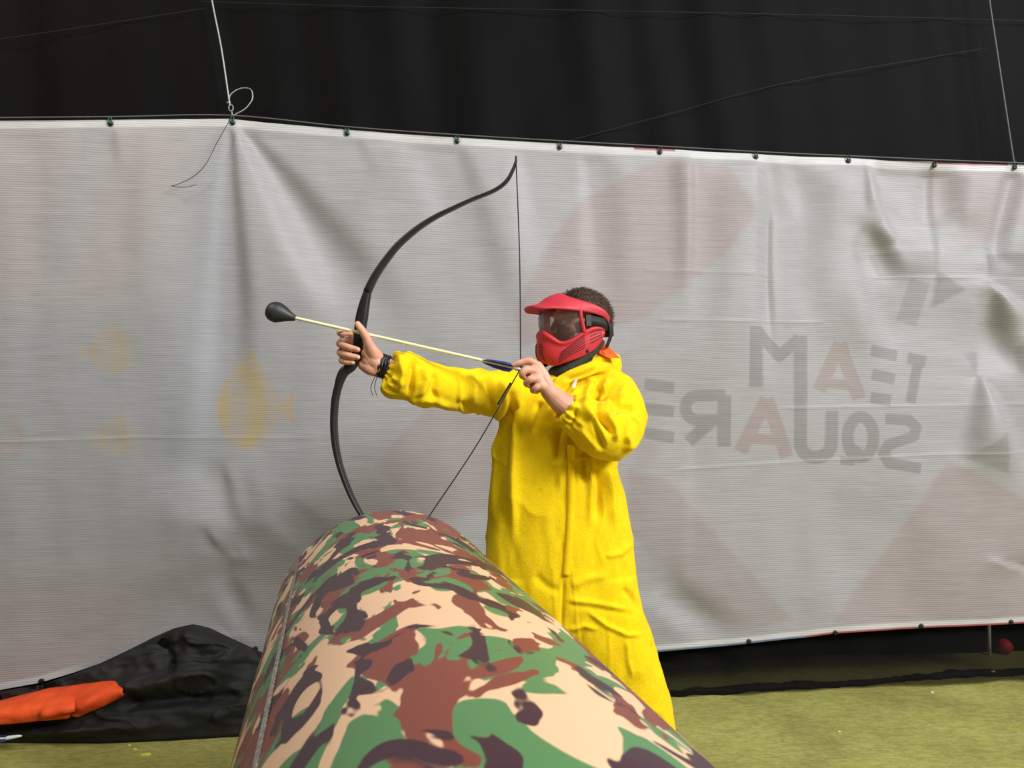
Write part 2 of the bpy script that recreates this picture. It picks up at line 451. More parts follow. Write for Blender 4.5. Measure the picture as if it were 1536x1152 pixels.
FOLDS = [  # polyline, width px at start and end, how far the cloth turns to the right (+) or left (-), taper
    ([(354, 188), (385, 245), (425, 320), (470, 410), (530, 510)], (5, 34), 1.0, (0.02, 0.35)),
    ([(348, 188), (353, 260), (361, 340), (369, 450), (366, 650)], (5, 20), -0.85, (0.02, 0.3)),
    ([(375, 200), (430, 258), (490, 330), (560, 410), (650, 520)], (7, 34), -0.62, (0.04, 0.4)),
    ([(342, 190), (325, 300), (315, 450), (302, 640), (280, 760)], (5, 24), 0.40, (0.03, 0.3)),
    ([(690, 215), (720, 300), (745, 400), (775, 520)], (9, 30), -0.45, (0.05, 0.4)),
    ([(600, 206), (650, 300), (690, 400)], (16, 30), 0.18, (0.1, 0.4)),
    ([(770, 220), (785, 330), (800, 440)], (14, 26), 0.32, (0.1, 0.4)),
    ([(600, 470), (650, 540), (700, 600)], (40, 40), -0.22, (0.3, 0.3)),
    ([(150, 190), (130, 280), (100, 420)], (14, 30), 0.18, (0.1, 0.4)),
    ([(215, 190), (200, 300), (180, 460)], (12, 30), -0.18, (0.1, 0.4)),
    ([(60, 190), (70, 300), (60, 450)], (14, 26), -0.16, (0.1, 0.4)),
    ([(170, 192), (174, 225), (180, 270)], (5, 12), -0.30, (0.05, 0.5)),
    ([(536, 205), (550, 235), (570, 275)], (5, 14), -0.28, (0.05, 0.5)),
    ([(872, 228), (880, 330), (884, 470)], (8, 14), 0.35, (0.1, 0.4)),
    ([(915, 228), (925, 330), (925, 520)], (18, 22), -0.30, (0.1, 0.4)),
    ([(1012, 228), (1020, 330), (1018, 470)], (12, 14), -0.38, (0.05, 0.4)),
    ([(1036, 230), (1037, 330), (1035, 500)], (6, 8), 0.48, (0.03, 0.4)),
    ([(1075, 250), (1080, 400), (1070, 560)], (16, 22), -0.16, (0.1, 0.4)),
    ([(1140, 234), (1147, 330), (1144, 480), (1150, 620)], (12, 18), 0.70, (0.03, 0.5)),
    ([(1159, 300), (1158, 400), (1160, 540)], (4, 5), -0.80, (0.2, 0.4)),
    ([(1180, 240), (1190, 290), (1200, 330)], (12, 14), 0.28, (0.05, 0.4)),
    ([(1235, 255), (1228, 380), (1222, 520)], (26, 32), -0.36, (0.1, 0.4)),
    ([(1304, 242), (1316, 300), (1346, 368)], (12, 8), 1.0, (0.03, 0.06)),
    ([(1294, 244), (1295, 280), (1296, 325)], (4, 5), -0.50, (0.03, 0.3)),
    ([(1302, 338), (1335, 385), (1356, 430)], (7, 18), -0.70, (0.1, 0.4)),
    ([(1287, 336), (1286, 400), (1305, 480), (1340, 540)], (8, 26), 0.50, (0.1, 0.4)),
    ([(1385, 250), (1386, 300), (1384, 350)], (10, 12), 0.25, (0.1, 0.4)),
    ([(1404, 246), (1404, 330), (1402, 480)], (4, 6), -0.40, (0.03, 0.4)),
    ([(1438, 250), (1436, 300), (1430, 345)], (18, 20), -0.50, (0.05, 0.3)),
    ([(1512, 250), (1494, 330), (1482, 415)], (9, 12), 0.60, (0.03, 0.15)),
    ([(1534, 258), (1515, 330), (1500, 400)], (8, 16), -0.65, (0.05, 0.2)),
    ([(1480, 424), (1508, 446), (1560, 490)], (4, 18), 1.1, (0.04, 0.2)),
    ([(1482, 436), (1500, 490), (1545, 570)], (5, 22), -0.85, (0.05, 0.3)),
    ([(1469, 560), (1460, 620), (1448, 720)], (4, 20), -0.75, (0.05, 0.4)),
    ([(1471, 566), (1500, 630), (1545, 740)], (4, 26), 0.85, (0.04, 0.4)),
    ([(1462, 440), (1466, 500), (1467, 560)], (10, 8), 0.35, (0.2, 0.1)),
    ([(1036, 620), (1034, 760), (1032, 900)], (6, 9), 0.22, (0.2, 0.3)),
    ([(1240, 720), (1250, 830), (1270, 930)], (24, 30), 0.16, (0.3, 0.2)),
    ([(1360, 720), (1380, 830), (1390, 930)], (24, 30), -0.18, (0.3, 0.2)),
    ([(250, 790), (290, 740), (308, 695)], (24, 20), 0.45, (0.3, 0.3)),
    ([(334, 688), (345, 750), (362, 805)], (8, 16), -0.60, (0.2, 0.3)),
    ([(306, 790), (322, 820), (345, 834), (368, 828)], (8, 8), -0.75, (0.15, 0.1)),
    ([(372, 700), (385, 770), (388, 860)], (14, 20), -0.40, (0.3, 0.3)),
    ([(400, 770), (430, 800), (480, 830)], (12, 16), 0.40, (0.3, 0.3)),
    ([(420, 735), (460, 770), (520, 800)], (12, 18), -0.30, (0.3, 0.3)),
    ([(342, 850), (365, 890), (385, 940)], (12, 14), -0.45, (0.2, 0.3)),
    ([(326, 870), (342, 905), (355, 940)], (10, 12), 0.40, (0.2, 0.3)),
    ([(338, 944), (352, 950), (368, 948)], (5, 5), -0.50, (0.2, 0.2)),
    ([(262, 905), (300, 885), (335, 855)], (16, 14), -0.22, (0.2, 0.3)),
    ([(0, 990), (90, 965), (190, 915), (270, 885)], (18, 22), 0.14, (0.1, 0.3)),
    ([(-20, 950), (100, 925), (220, 875)], (18, 24), -0.14, (0.1, 0.3)),
    ([(980, 890), (1010, 925), (1070, 952)], (16, 20), 0.50, (0.2, 0.3)),
    ([(1000, 860), (1050, 905), (1120, 940)], (16, 22), -0.30, (0.2, 0.3)),
    ([(1484, 838), (1510, 846), (1545, 856)], (4, 6), 0.70, (0.3, 0.2)),
]
want = np.zeros_like(PX)
for poly, w, a, tp in FOLDS: want += a * ridge(PX, PY, poly, w, tp)
want += 0.10 * vnoise(np.stack([PX / 60, PY / 300, PX * 0], -1), 1.0, 21) + 0.07 * vnoise(np.stack([PX / 28, PY / 160, PX * 0], -1), 1.0, 22)
# the cloth surface whose sideways slope is nearest to that, by a smooth least-squares fit
stepx = (gx[1] - gx[0]) * 3.5 / F; stepy = 2.0 * 3.5 / F
padx, pady = 200, 100
wp = np.pad(-0.72 * want * np.interp(PX, [800, 1000, 1300], [1, 1.5, 1.9]), ((pady, pady), (padx, padx)))
kx = 2 * PI * np.fft.fftfreq(wp.shape[1], stepx)[None, :]; ky = 2 * PI * np.fft.fftfreq(wp.shape[0], stepy)[:, None]
dsp = np.real(np.fft.ifft2(np.conj(1j * kx) * np.fft.fft2(wp) / (kx ** 2 + 0.25 * ky ** 2 + 2.0)))[pady:-pady, padx:-padx]
q = np.stack([PX / 100, PY / 320, PX * 0], -1)
dsp += 0.008 * vnoise(q, 0.9, 1) + 0.002 * vnoise(q, 2.3, 2) + 0.0010 * vnoise(np.stack([PX / 30, PY / 40, PX * 0], -1), 1.0, 3)
# crease lines from folding: shallow horizontal ridges
for poly in ([(-60, 665), (200, 656), (480, 658)], [(1000, 705), (1200, 692), (1400, 682), (1610, 676)], [(1160, 612), (1400, 608), (1610, 604)], [(1300, 416), (1480, 418), (1610, 420)], [(960, 405), (1160, 412)], [(985, 480), (1240, 484)]):
    dsp += 0.0022 * ridge(PX, PY, poly, 2.2, (0.05, 0.05))
edge = np.clip(tt / 0.03, 0, 1)[:, None]
dsp *= 0.25 + 0.75 * edge
nrm = np.array([PB, -1, 0]) / math.hypot(PB, 1)
B3 = B3 + dsp[..., None] * nrm
# the heap of netting pushes the left foot of the banner forward
push = np.exp(-((PX - 290) / 130) ** 2) * np.clip((tt[:, None] - 0.80) / 0.2, 0, 1) ** 1.5 * 0.02
B3 = B3 + push[..., None] * nrm

# the print, seen from its reverse, with some fold light painted in
def blur(a, k):
    for ax in (0, 1):
        a = sum(np.roll(a, s, ax) for s in range(-k, k + 1)) / (2 * k + 1)
    return a
BASE = np.array([0.535, 0.520, 0.522])
colr = np.tile(BASE, (NY, NX, 1)); KP = 0.585
def lay(mask, c, amount):
    global colr
    m = (mask * amount)[..., None]; colr = colr * (1 - m) + np.array(c[:3]) * m
PINK = (0.49, 0.375, 0.36); GREY = (0.33, 0.325, 0.31); DK = (0.285, 0.28, 0.265); BLUE = (0.47, 0.49, 0.53); WARM = (0.56, 0.52, 0.47); YEL = (0.58, 0.46, 0.27)
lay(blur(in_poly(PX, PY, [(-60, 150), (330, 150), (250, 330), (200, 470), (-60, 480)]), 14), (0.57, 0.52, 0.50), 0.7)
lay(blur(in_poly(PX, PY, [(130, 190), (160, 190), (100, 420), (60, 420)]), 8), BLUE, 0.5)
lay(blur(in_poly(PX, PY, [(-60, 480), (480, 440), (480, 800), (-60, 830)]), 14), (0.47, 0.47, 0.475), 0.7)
lay(blur(in_poly(PX, PY, [(310, 220), (345, 200), (345, 420), (330, 700), (250, 800), (230, 700), (280, 420)]), 7), BLUE, 0.55)  # cool light on the fold below the knot, painted into the cloth colour
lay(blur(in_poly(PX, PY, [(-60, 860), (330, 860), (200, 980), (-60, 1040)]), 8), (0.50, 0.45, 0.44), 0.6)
lay(blur(in_poly(PX, PY, [(230, 700), (350, 690), (370, 790), (320, 800), (240, 780)]), 9), (0.62, 0.62, 0.63), 0.6)  # whitish print area with the fold highlight painted in
# reddish diagonal bands and lozenges
for poly, am in (([(870, 300), (990, 238), (1090, 250), (1132, 320), (1085, 385), (965, 480), (780, 520), (770, 470), (820, 370)], 0.55),
                 ([(960, 480), (985, 560), (985, 690), (960, 700), (900, 600)], 0.25),
                 ([(940, 700), (1000, 720), (1190, 930), (1090, 950), (945, 800)], 0.50),
                 ([(1420, 690), (1520, 740), (1560, 760), (1560, 930), (1250, 935), (1330, 830)], 0.55),
                 ([(640, 610), (745, 600), (740, 760), (650, 790), (560, 700)], 0.40),
                 ([(1450, 380), (1610, 300), (1610, 200), (1400, 240), (1400, 340)], 0.35),
                 ([(560, 230), (640, 230), (560, 330), (520, 320)], 0.15)):
    lay(blur(in_poly(PX, PY, poly), 2), PINK, am)
lay(blur(in_poly(PX, PY, [(960, 480), (1085, 385), (1132, 420), (1100, 560), (1010, 620), (985, 560)]), 3), (0.49, 0.49, 0.47), 0.5)
lay(blur(in_poly(PX, PY, [(945, 705), (1000, 725), (1160, 900), (1170, 960), (985, 960)]), 6), (0.42, 0.43, 0.44), 0.35)
# lettering, read backwards from this side
K = 2.577
def cz(pts): return [(940 + x / K, 380 + y / K) for x, y in pts]
def stroke(pts, hw):
    c = cz(pts); hw = hw * 1.12
    d, _, _ = seg_dist(PX, PY, c); m = np.clip((hw / K - d) / 2.0 + 0.5, 0, 1)
    if c[0] != c[-1]:
        for a, b in ((c[0], c[1]), (c[-1], c[-2])):
            dx, dy = b[0] - a[0], b[1] - a[1]; L = math.hypot(dx, dy)
            t = ((PX - a[0]) * dx + (PY - a[1]) * dy) / L
            m = m * np.where(np.hypot(PX - a[0], PY - a[1]) < hw / K * 1.5, np.clip(t / 2 + 1, 0, 1), 1)
    return m
def letters(strokes):
    m = np.zeros_like(PX)
    for pts, hw in strokes: m = np.maximum(m, stroke(pts, hw))
    return m
def arc(cx, cy, rx, ry, a0, a1, n=14): return [(cx + rx * math.cos(math.radians(a)), cy + ry * math.sin(math.radians(a))) for a in np.linspace(a0, a1, n)]
dark = letters([([(1092, 405), (1158, 418)], 20), ([(1132, 412), (1098, 575)], 18),
    ([(945, 375), (1045, 395)], 20), ([(950, 468), (1035, 486)], 20), ([(945, 558), (1018, 570)], 20),
    ([(495, 285), (498, 515)], 24), ([(668, 322), (670, 560)], 24), ([(500, 295), (588, 398), (664, 330)], 20),
    ([(669, 560), (672, 735)] + arc(732, 735, 60, 55, 180, 0, 10)[::1] + [(794, 612)], 23),
    (arc(904, 712, 50, 78, 0, 360, 24), 20), ([(862, 745), (905, 775)], 16), ([(830, 800), (880, 805)], 14),
    ([(1000, 640), (1090, 645), (1122, 672), (1112, 708), (1010, 740), (990, 775), (1015, 812), (1135, 832)], 19),
    ([(376, 550), (376, 745)], 24), ([(376, 548), (275, 550)] + arc(270, 597, 44, 47, 270, 90, 8) + [(370, 645)], 20), ([(325, 650), (240, 728)], 22),
    ([(70, 505), (180, 520)], 20), ([(70, 600), (180, 610)], 20), ([(70, 695), (180, 712)], 20)])
lay(dark, DK, 0.62)
red = letters([([(825, 350), (745, 528)], 24), ([(825, 350), (900, 560)], 24), ([(775, 500), (865, 510)], 18),
    ([(540, 565), (440, 765)], 24), ([(540, 565), (620, 785)], 24), ([(480, 715), (590, 725)], 18)])
lay(red, (0.45, 0.335, 0.32), 0.62)
# grey angular marks at the upper right
for poly, c, am in (([(940, 0), (1190, -10), (1190, 82), (975, 88)], GREY, 0.55), ([(1195, 70), (1302, 142), (1178, 214)], DK, 0.55),
                    ([(1390, 0), (1560, 0), (1560, 92), (1388, 96)], DK, 0.6), ([(1495, 370), (1540, 320), (1560, 470), (1510, 460)], GREY, 0.5),
                    ([(1305, 385), (1372, 380), (1355, 480)], GREY, 0.45), ([(1295, 792), (1430, 690), (1462, 850), (1400, 830)], DK, 0.45),
                    ([(1200, -140), (1300, -200), (1320, -60), (1210, -60)], GREY, 0.2)):
    lay(blur(in_poly(PX, PY, cz(poly)), 1), c, am)
lay(stroke([(1130, 110), (1088, 268)], 36), GREY, 0.5)
# faint striped fish
def fish(cx, cy, rx, ry, c, am, face):
    e = np.clip((1.0 - ((PX - cx) / rx) ** 2 - ((PY - cy) / ry) ** 2) * 3, 0, 1)
    st = 0.45 + 0.55 * np.clip(np.sin((PX - cx + (PY - cy) ** 2 / (3 * ry)) / rx * 6.0) * 2 + 0.5, 0, 1)
    tail = in_poly(PX, PY, [(cx + face * rx * 0.8, cy), (cx + face * rx * 1.45, cy - ry * 0.5), (cx + face * rx * 1.25, cy), (cx + face * rx * 1.45, cy + ry * 0.5)])
    fin = in_poly(PX, PY, [(cx - rx * 0.5, cy - ry * 0.8), (cx + rx * 0.1, cy - ry * 1.35), (cx + rx * 0.5, cy - ry * 0.75)])
    lay(blur(np.maximum(np.maximum(e * st, tail * 0.8), fin * 0.7), 1), c, am)
fish(170, 528, 40, 36, YEL, 0.55, -1); fish(178, 655, 34, 28, YEL, 0.5, -1); fish(372, 612, 52, 68, YEL, 0.9, 1); fish(18, 660, 34, 30, (0.52, 0.42, 0.37), 0.5, -1)
# white hems and coloured selvedge
dt = PY - yt[None, :]; db = yb[None, :] - PY
lay(np.clip((12.5 - dt) / 2, 0, 1), (0.86, 0.85, 0.83), 0.9)
lay(np.clip((11 - db) / 2, 0, 1) * np.maximum((PX > 960) * 1.0, np.clip((140 - PX) / 50, 0, 1)), (0.85, 0.83, 0.81), 0.85)
lay(((PX > 1210) & (db < 3.2)).astype(float), (0.45, 0.04, 0.04), 0.9)
lay(((PX > 960) & (PX <= 1210) & (db < 2.6)).astype(float), (0.12, 0.18, 0.30), 0.9)
lay((((PX > 950) & (PX < 1012)) | ((PX > 1402) & (PX < 1512))).astype(float) * (dt < 2.6), (0.45, 0.05, 0.05), 0.9)
for poly, w in (([(1000, 705), (1200, 692), (1400, 682), (1610, 676)], 1.3), ([(1160, 612), (1400, 608), (1610, 604)], 1.3), ([(-60, 665), (200, 656)], 1.0)):
    lay(ridge(PX, PY, poly, w, (0.05, 0.05)), (0.66, 0.65, 0.64), 0.5)

bf = [(j * NX + i, (j + 1) * NX + i, (j + 1) * NX + i + 1, j * NX + i + 1) for j in range(NY - 1) for i in range(NX - 1)]
ban_c = on_plane(768, 600, PA, PB); ban_c[2] = 0
banner = empty('banner', ban_c, 'long grey white printed banner hung from a cable, seen from its reverse with backward lettering', 'banner')
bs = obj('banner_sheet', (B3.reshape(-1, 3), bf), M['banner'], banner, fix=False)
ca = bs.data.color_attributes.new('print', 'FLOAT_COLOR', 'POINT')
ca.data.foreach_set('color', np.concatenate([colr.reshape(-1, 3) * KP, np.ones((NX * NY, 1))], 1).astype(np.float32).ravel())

def banner_point(x, y, out=0.0):
    j0 = int(np.clip(np.searchsorted(gx, x), 1, NX - 1)); j = np.clip((y - yt[j0]) / (yb[j0] - yt[j0]), 0, 1) * (NY - 1)
    return B3[int(round(j)), j0] + nrm * out
def ring_mesh(c, R, r, ax_u=np.array([1, PB, 0]) / math.hypot(1, PB), ax_w=np.array([0, 0, 1.0]), n=20, k=8, sx=1.0, sy=1.0):
    out = np.cross(ax_u, ax_w); rings = []
    for a in np.linspace(0, 2 * PI, n, endpoint=False):
        d = ax_u * math.cos(a) * sx + ax_w * math.sin(a) * sy
        rings.append([c + d * R + (d * math.cos(b) + out * math.sin(b)) * r for b in np.linspace(0, 2 * PI, k, endpoint=False)])
    return loft(rings, loop=True)
def disc_mesh(c, R, t=0.003):
    u = np.array([1, PB, 0]) / math.hypot(1, PB); w = np.array([0, 0, 1.0]); a = np.linspace(0, 2 * PI, 18, endpoint=False)
    ring = lambda o, s: c + nrm * o + (np.outer(np.cos(a), u) + np.outer(np.sin(a), w)) * R * s
    return loft([ring(-t, 1), ring(t, 1), ring(t * 1.6, 0.8)])
for x in (165, 347, 520, 684, 839, 989, 1131, 1269, 1402, 1520):
    y = np.interp(x, TOP[:, 0], TOP[:, 1]); c = banner_point(x, y + 6, 0.004)
    g = obj('grommet', disc_mesh(c, 0.0115), M['grommet'], banner)
    top = c + np.array([0, 0, 0.026])
    obj('cable_clip', ring_mesh(c + np.array([0, 0, 0.014]) + nrm * 0.004, 0.013, 0.0036, sx=0.55), M['green_clip'] if x < 900 else M['grommet'], g)
for x, y in ((62, 1021), (383, 972), (1122, 963), (1253, 950), (1379, 940), (1515, 934)):
    obj('grommet', disc_mesh(banner_point(x, y - 1, 0.004), 0.0105), M['grommet'], banner)

# ------------------------------------------------------------------ cables
def cab(px, py, off=0.0): return on_plane(px, py, PA - 0.012 - off, PB)
cbl = obj('suspension_cable', tube([cab(-80, 177), cab(170, 175), cab(346, 173)] + [cab(x, np.interp(x, TOP[:, 0], TOP[:, 1]) - 4) for x in (520, 690, 850, 1000, 1150, 1300, 1450, 1620)], 0.0028, 6), M['steel_dull'])
tag(cbl, 'thin taut horizontal steel cable along the top edge of the banner', 'cable')
hr = empty('hanging_wire', cab(346, 173), 'bright steel wire dropping from above to the banner peak, tied in an open loop', 'wire')
obj('wire', tube([cab(310, -60), cab(318, 0), cab(332, 72), cab(343, 146), cab(345, 158)], 0.0042, 8), M['steel'], hr)
obj('loop', tube([cab(343, 150), cab(346, 142), cab(355, 135), cab(366, 132), cab(376, 134), cab(379, 143), cab(377, 152), cab(368, 163), cab(356, 170), cab(349, 173), cab(347.5, 166)], 0.0030, 8), M['steel'], hr)
obj('carabiner', ring_mesh(cab(346.5, 162, 0.004), 0.0125, 0.0032, sx=0.75, sy=1.15), M['steel'], hr)
obj('wire_clamp', tube([cab(341, 154), cab(345, 153.5)], 0.004, 8), M['steel'], hr)
obj('loose_end', tube([cab(346, 178, 0.03), cab(325, 215, 0.03), cab(309, 246, 0.03), cab(291, 264, 0.035), cab(270, 275, 0.035), cab(257, 279, 0.035)], 0.0015, 6), M['string'], hr)
obj('loose_end', tube([cab(257, 279, 0.035), cab(275, 281, 0.035), cab(295, 277, 0.03)], 0.0012, 6), M['string'], hr)
w2 = obj('hanging_wire', tube([cab(1476, -60), cab(1484, 0), cab(1502, 120), cab(1521, 244)], 0.0040, 8), M['steel_dull'])
tag(w2, 'dull grey support wire running down to the right end of the banner', 'wire')

# ------------------------------------------------------------------ inflatable camouflage barrier
AX = np.array([(495 - 768) / F, 1, 0]); AX /= np.linalg.norm(AX); LT = np.array([AX[1], -AX[0], 0])
S = 0.69; R0 = 0.468 * S; offs = 0.2494 * S; zc = CAM_H - 0.8816 * S
NSEC = 160
def section():
    """rounded top, upright sides, rounded foot: (lateral, z, arclength)"""
    pts = []
    for a in np.linspace(-90, 90, 90): pts.append((R0 * math.sin(math.radians(a)), zc + R0 * math.cos(math.radians(a))))
    for z in np.linspace(zc, 0.12, 26)[1:]: pts.append((R0 + 0.01 * math.sin((zc - z) / zc * PI), z))
    for a in np.linspace(0, 90, 10)[1:]: pts.append((R0 - 0.12 + 0.12 * math.cos(math.radians(a)), 0.12 - 0.12 * math.sin(math.radians(a))))
    left = [(-x, z) for x, z in pts[90:]][::-1]
    return np.array(left + pts)
sec = section(); arcs = np.concatenate([[0], np.cumsum(np.linalg.norm(np.diff(sec, axis=0), axis=1))])
T0, T1 = 0.42, 2.36
cenz = zc
def bar_point(lat, z, t):
    return np.array([0, 0, 0.0]) + LT * (offs + lat) + AX * t + np.array([0, 0, z])
stations = np.concatenate([[0.0, 0.01, 0.03, 0.06, 0.1, 0.15, 0.2], np.linspace(0.26, (T1 - T0) - 0.26, 60), (T1 - T0) - np.array([0.2, 0.15, 0.1, 0.06, 0.03, 0.01, 0.0])])
def end_scale(s):
    L = T1 - T0; w = 0.17; d = min(s, L - s)
    if d >= w: return 1.0
    x = 1 - d / w; return max(0.03, (1 - x ** 2.6) ** (1 / 2.6))
V, UV = [], []
for s in stations:
    k = end_scale(s)
    for (lat, z), al in zip(sec, arcs):
        zz = cenz + (z - cenz) * k if z > cenz else z
        V.append(bar_point(lat * (0.55 + 0.45 * k) if k > 0.04 else lat * 0.5, zz * 1.0, T0 + s)); UV.append((al, T0 + s))
V = np.array(V); n = len(sec); m = len(stations)
lowpx, lowpy = project(V)
V += LT * (vnoise(V, 2.2, 4) * 0.006)[:, None]
V[:, 2] += vnoise(V, 2.6, 6) * 0.004 * (V[:, 2] > 0.2)
Fb = [(i * n + j, i * n + j + 1, (i + 1) * n + j + 1, (i + 1) * n + j) for i in range(m - 1) for j in range(n - 1)]
Fb += [(i * n + n - 1, i * n, (i + 1) * n, (i + 1) * n + n - 1) for i in range(m - 1)]
Fb += [tuple(range(n))[::-1], tuple((m - 1) * n + j for j in range(n))]
bar = empty('inflatable_barrier', bar_point(0, 0, 1.3), 'large inflatable barrier covered in woodland camouflage fabric in the foreground', 'barrier')
bb = obj('air_body', (V, Fb), M['camo'], bar)
uvl = bb.data.uv_layers.new(name='cloth'); UV = np.array(UV)
li = np.empty(len(bb.data.loops), int); bb.data.loops.foreach_get('vertex_index', li)
uvl.data.foreach_set('uv', UV[li].astype(np.float32).ravel())
# stitched seam along the left shoulder
def sight_phi(deg):
    # angle on the round top where a sight line 'deg' left of straight down meets it
    d = np.array([-math.sin(math.radians(deg)), -math.cos(math.radians(deg))]); o = np.array([-offs, CAM_H - zc])
    b = o.dot(d); c = o.dot(o) - R0 * R0; k = -b - math.sqrt(max(b * b - c, 0)); p = o + d * k
    return math.atan2(p[0], p[1])
ph = sight_phi(11.0)
seamp = [bar_point((R0 + 0.003) * math.sin(ph), zc + (R0 + 0.003) * math.cos(ph), t) for t in np.linspace(T0 + 0.24, T1 - 0.20, 12)]
ph2 = ph + 0.012
sv, sf = [], []
for k, t in enumerate(np.arange(T0 + 0.24, T1 - 0.16, 0.016)):
    a = bar_point((R0 + 0.001) * math.sin(ph), zc + (R0 + 0.001) * math.cos(ph), t); b = bar_point((R0 + 0.001) * math.sin(ph2), zc + (R0 + 0.001) * math.cos(ph2), t + 0.010)
    sv.append(tube([a, b], 0.0022, 6, 3))
obj('seam_stitching', cat_mesh(*sv), M['seam'], bar)
obj('seam_cord', tube(seamp, 0.0016, 6, 60), M['seam'], bar)

# ------------------------------------------------------------------ bow
def px_tube_rect(pts, D, halfdepth, n=16, seg=60, sq=5):
    """limb: list of (px, py, width px); D depth; section width in the picture plane from the photograph, halfdepth across"""
    a = np.array([(x, y, w) for x, y, w in pts], float)
    c = catmull(a, seg); Dd = np.interp(np.linspace(0, 1, seg), np.linspace(0, 1, len(np.atleast_1d(D))), np.atleast_1d(D)) if np.ndim(D) else np.full(seg, D)
    hd = np.interp(np.linspace(0, 1, seg), np.linspace(0, 1, len(np.atleast_1d(halfdepth))), np.atleast_1d(halfdepth))
    p3 = P(c[:, 0], c[:, 1], Dd); tan = np.gradient(p3, axis=0); tan /= np.linalg.norm(tan, axis=1)[:, None]
    rings = []; th = np.linspace(0, 2 * PI, n, endpoint=False); ct, st = np.cos(th), np.sin(th)
    k = (np.abs(ct) ** sq + np.abs(st) ** sq) ** (-1 / sq)
    for i in range(seg):
        w = np.array([0.10, 1, 0.05]); w = w - tan[i] * w.dot(tan[i]); w /= np.linalg.norm(w); u = np.cross(tan[i], w)
        r = c[i, 2] / 2 * Dd[i] / F
        rings.append(p3[i] + np.outer(ct * k * r, u) + np.outer(st * k * hd[i], w))
    return loft(rings)
DB = 2.388
bow = empty('recurve_bow', P(540, 505, DB), 'black recurve bow with drawn string held upright by the archer', 'bow')
obj('grip', px_tube_rect([(552, 436, 11), (547, 455, 15), (543, 475, 18), (540, 495, 17), (538, 515, 16), (535, 533, 15), (528, 549, 14), (517, 557, 15), (511, 568, 13.6), (507, 582, 11.2), (505, 592, 9)], DB, (0.014, 0.015, 0.014, 0.013, 0.012), sq=3.5), M['black_plastic'], bow)
obj('upper_limb', px_tube_rect([(774, 234, 2.4), (773.6, 243, 3.4), (768, 258, 4.6), (758.7, 273, 4.8), (741, 286, 4.2), (708, 299.5, 4.0), (681, 312, 4.6), (653.4, 325.5, 5.6), (626, 343, 6.8), (598.8, 366.3, 8), (579.6, 389.5, 8.8), (563, 414, 9.6), (551, 438, 11)], (2.37, DB, DB), (0.008, 0.012, 0.016, 0.018, 0.016)), M['black_plastic'], bow)
obj('lower_limb', px_tube_rect([(509.5, 572, 9), (506, 585, 10.6), (502.5, 605, 9.8), (501, 635, 8.5), (503, 665, 8), (509, 695, 7), (518, 722, 6.4), (529, 748, 5.8), (541, 770, 5.2), (556, 793, 4.6), (574, 810, 4.2), (592, 818, 4.2), (604, 826, 3.6), (607, 834, 2.6)], (DB, DB + 0.01, DB + 0.02), (0.011, 0.018, 0.016, 0.011, 0.008)), M['black_plastic'], bow)
NOCK = P(779, 552.5, 2.392)
obj('bowstring', tube([P(774, 238, 2.37), P(779.5, 390, 2.381), NOCK + np.array([0.004, 0, 0])], 0.0019, 8, 20), M['string'], bow)
obj('bowstring', tube([NOCK + np.array([0.004, 0, 0]), P(716, 666, 2.40), P(650, 765, 2.405), P(607, 830, DB + 0.02)], 0.0019, 8, 20), M['string'], bow)
obj('string_serving', tube([P(765.5, 575, 2.394), P(747, 606, 2.3965)], 0.0030, 8, 4), M['string'], bow)

# ------------------------------------------------------------------ arrow on the string
DA = lambda x: 2.360 + (x - 540) / 240 * 0.030
ay = lambda x: 477 + (x - 443) * 0.2265
AP = lambda x, dy=0: P(x, ay(x) + dy, DA(x))
arrow = empty('arrow', AP(580), 'pale arrow with fat black foam head nocked on the bowstring', 'arrow')
obj('shaft', tube([AP(440), AP(600), AP(774)], 0.0050, 12, 8), M['shaft'], arrow)
hd = [(398.5, 466.5, 3), (401, 467, 9), (405, 467.5, 13), (411, 468, 15.3), (417, 468.8, 15.4), (424, 470.8, 13), (431, 473.3, 9.5), (438, 475.8, 6), (443, 477.2, 4.2)]
obj('foam_head', tube([P(x, y, DA(415)) for x, y, r in hd], [r * 2.35 / F for x, y, r in hd], 28, 50, caps=False), M['foam'], arrow)
ad = AP(774) - AP(440); ad /= np.linalg.norm(ad)
for a in (70, 190, 310):
    e1 = np.cross(ad, [0, 1, 0]); e1 /= np.linalg.norm(e1); e2 = np.cross(ad, e1)
    d = e1 * math.cos(math.radians(a)) + e2 * math.sin(math.radians(a)); s = np.cross(ad, d) * 0.0011
    prof = [(722, 0.004), (728, 0.009), (742, 0.015), (757, 0.018), (766, 0.017), (770, 0.006), (771, 0.003), (722, 0.003)]
    q = [AP(x) + d * h for x, h in prof]; k = len(q)
    v = np.array([p + s for p in q] + [p - s for p in q]); f = [tuple(range(k)), tuple(range(2 * k - 1, k - 1, -1))] + [(i, i + k, (i + 1) % k + k, (i + 1) % k) for i in range(k)]
    obj('fletching', (v, f), M['fletch'], arrow, smooth=False)
obj('nock', tube([AP(771), AP(779)], [0.0056, 0.0046], 10, 4), M['white_plastic'], arrow)

# ------------------------------------------------------------------ the archer
person = empty('person', (0.28, 2.62, 0), 'archer in yellow fleece coverall and red face mask drawing a bow', 'person')
MPX = lambda D: D / F
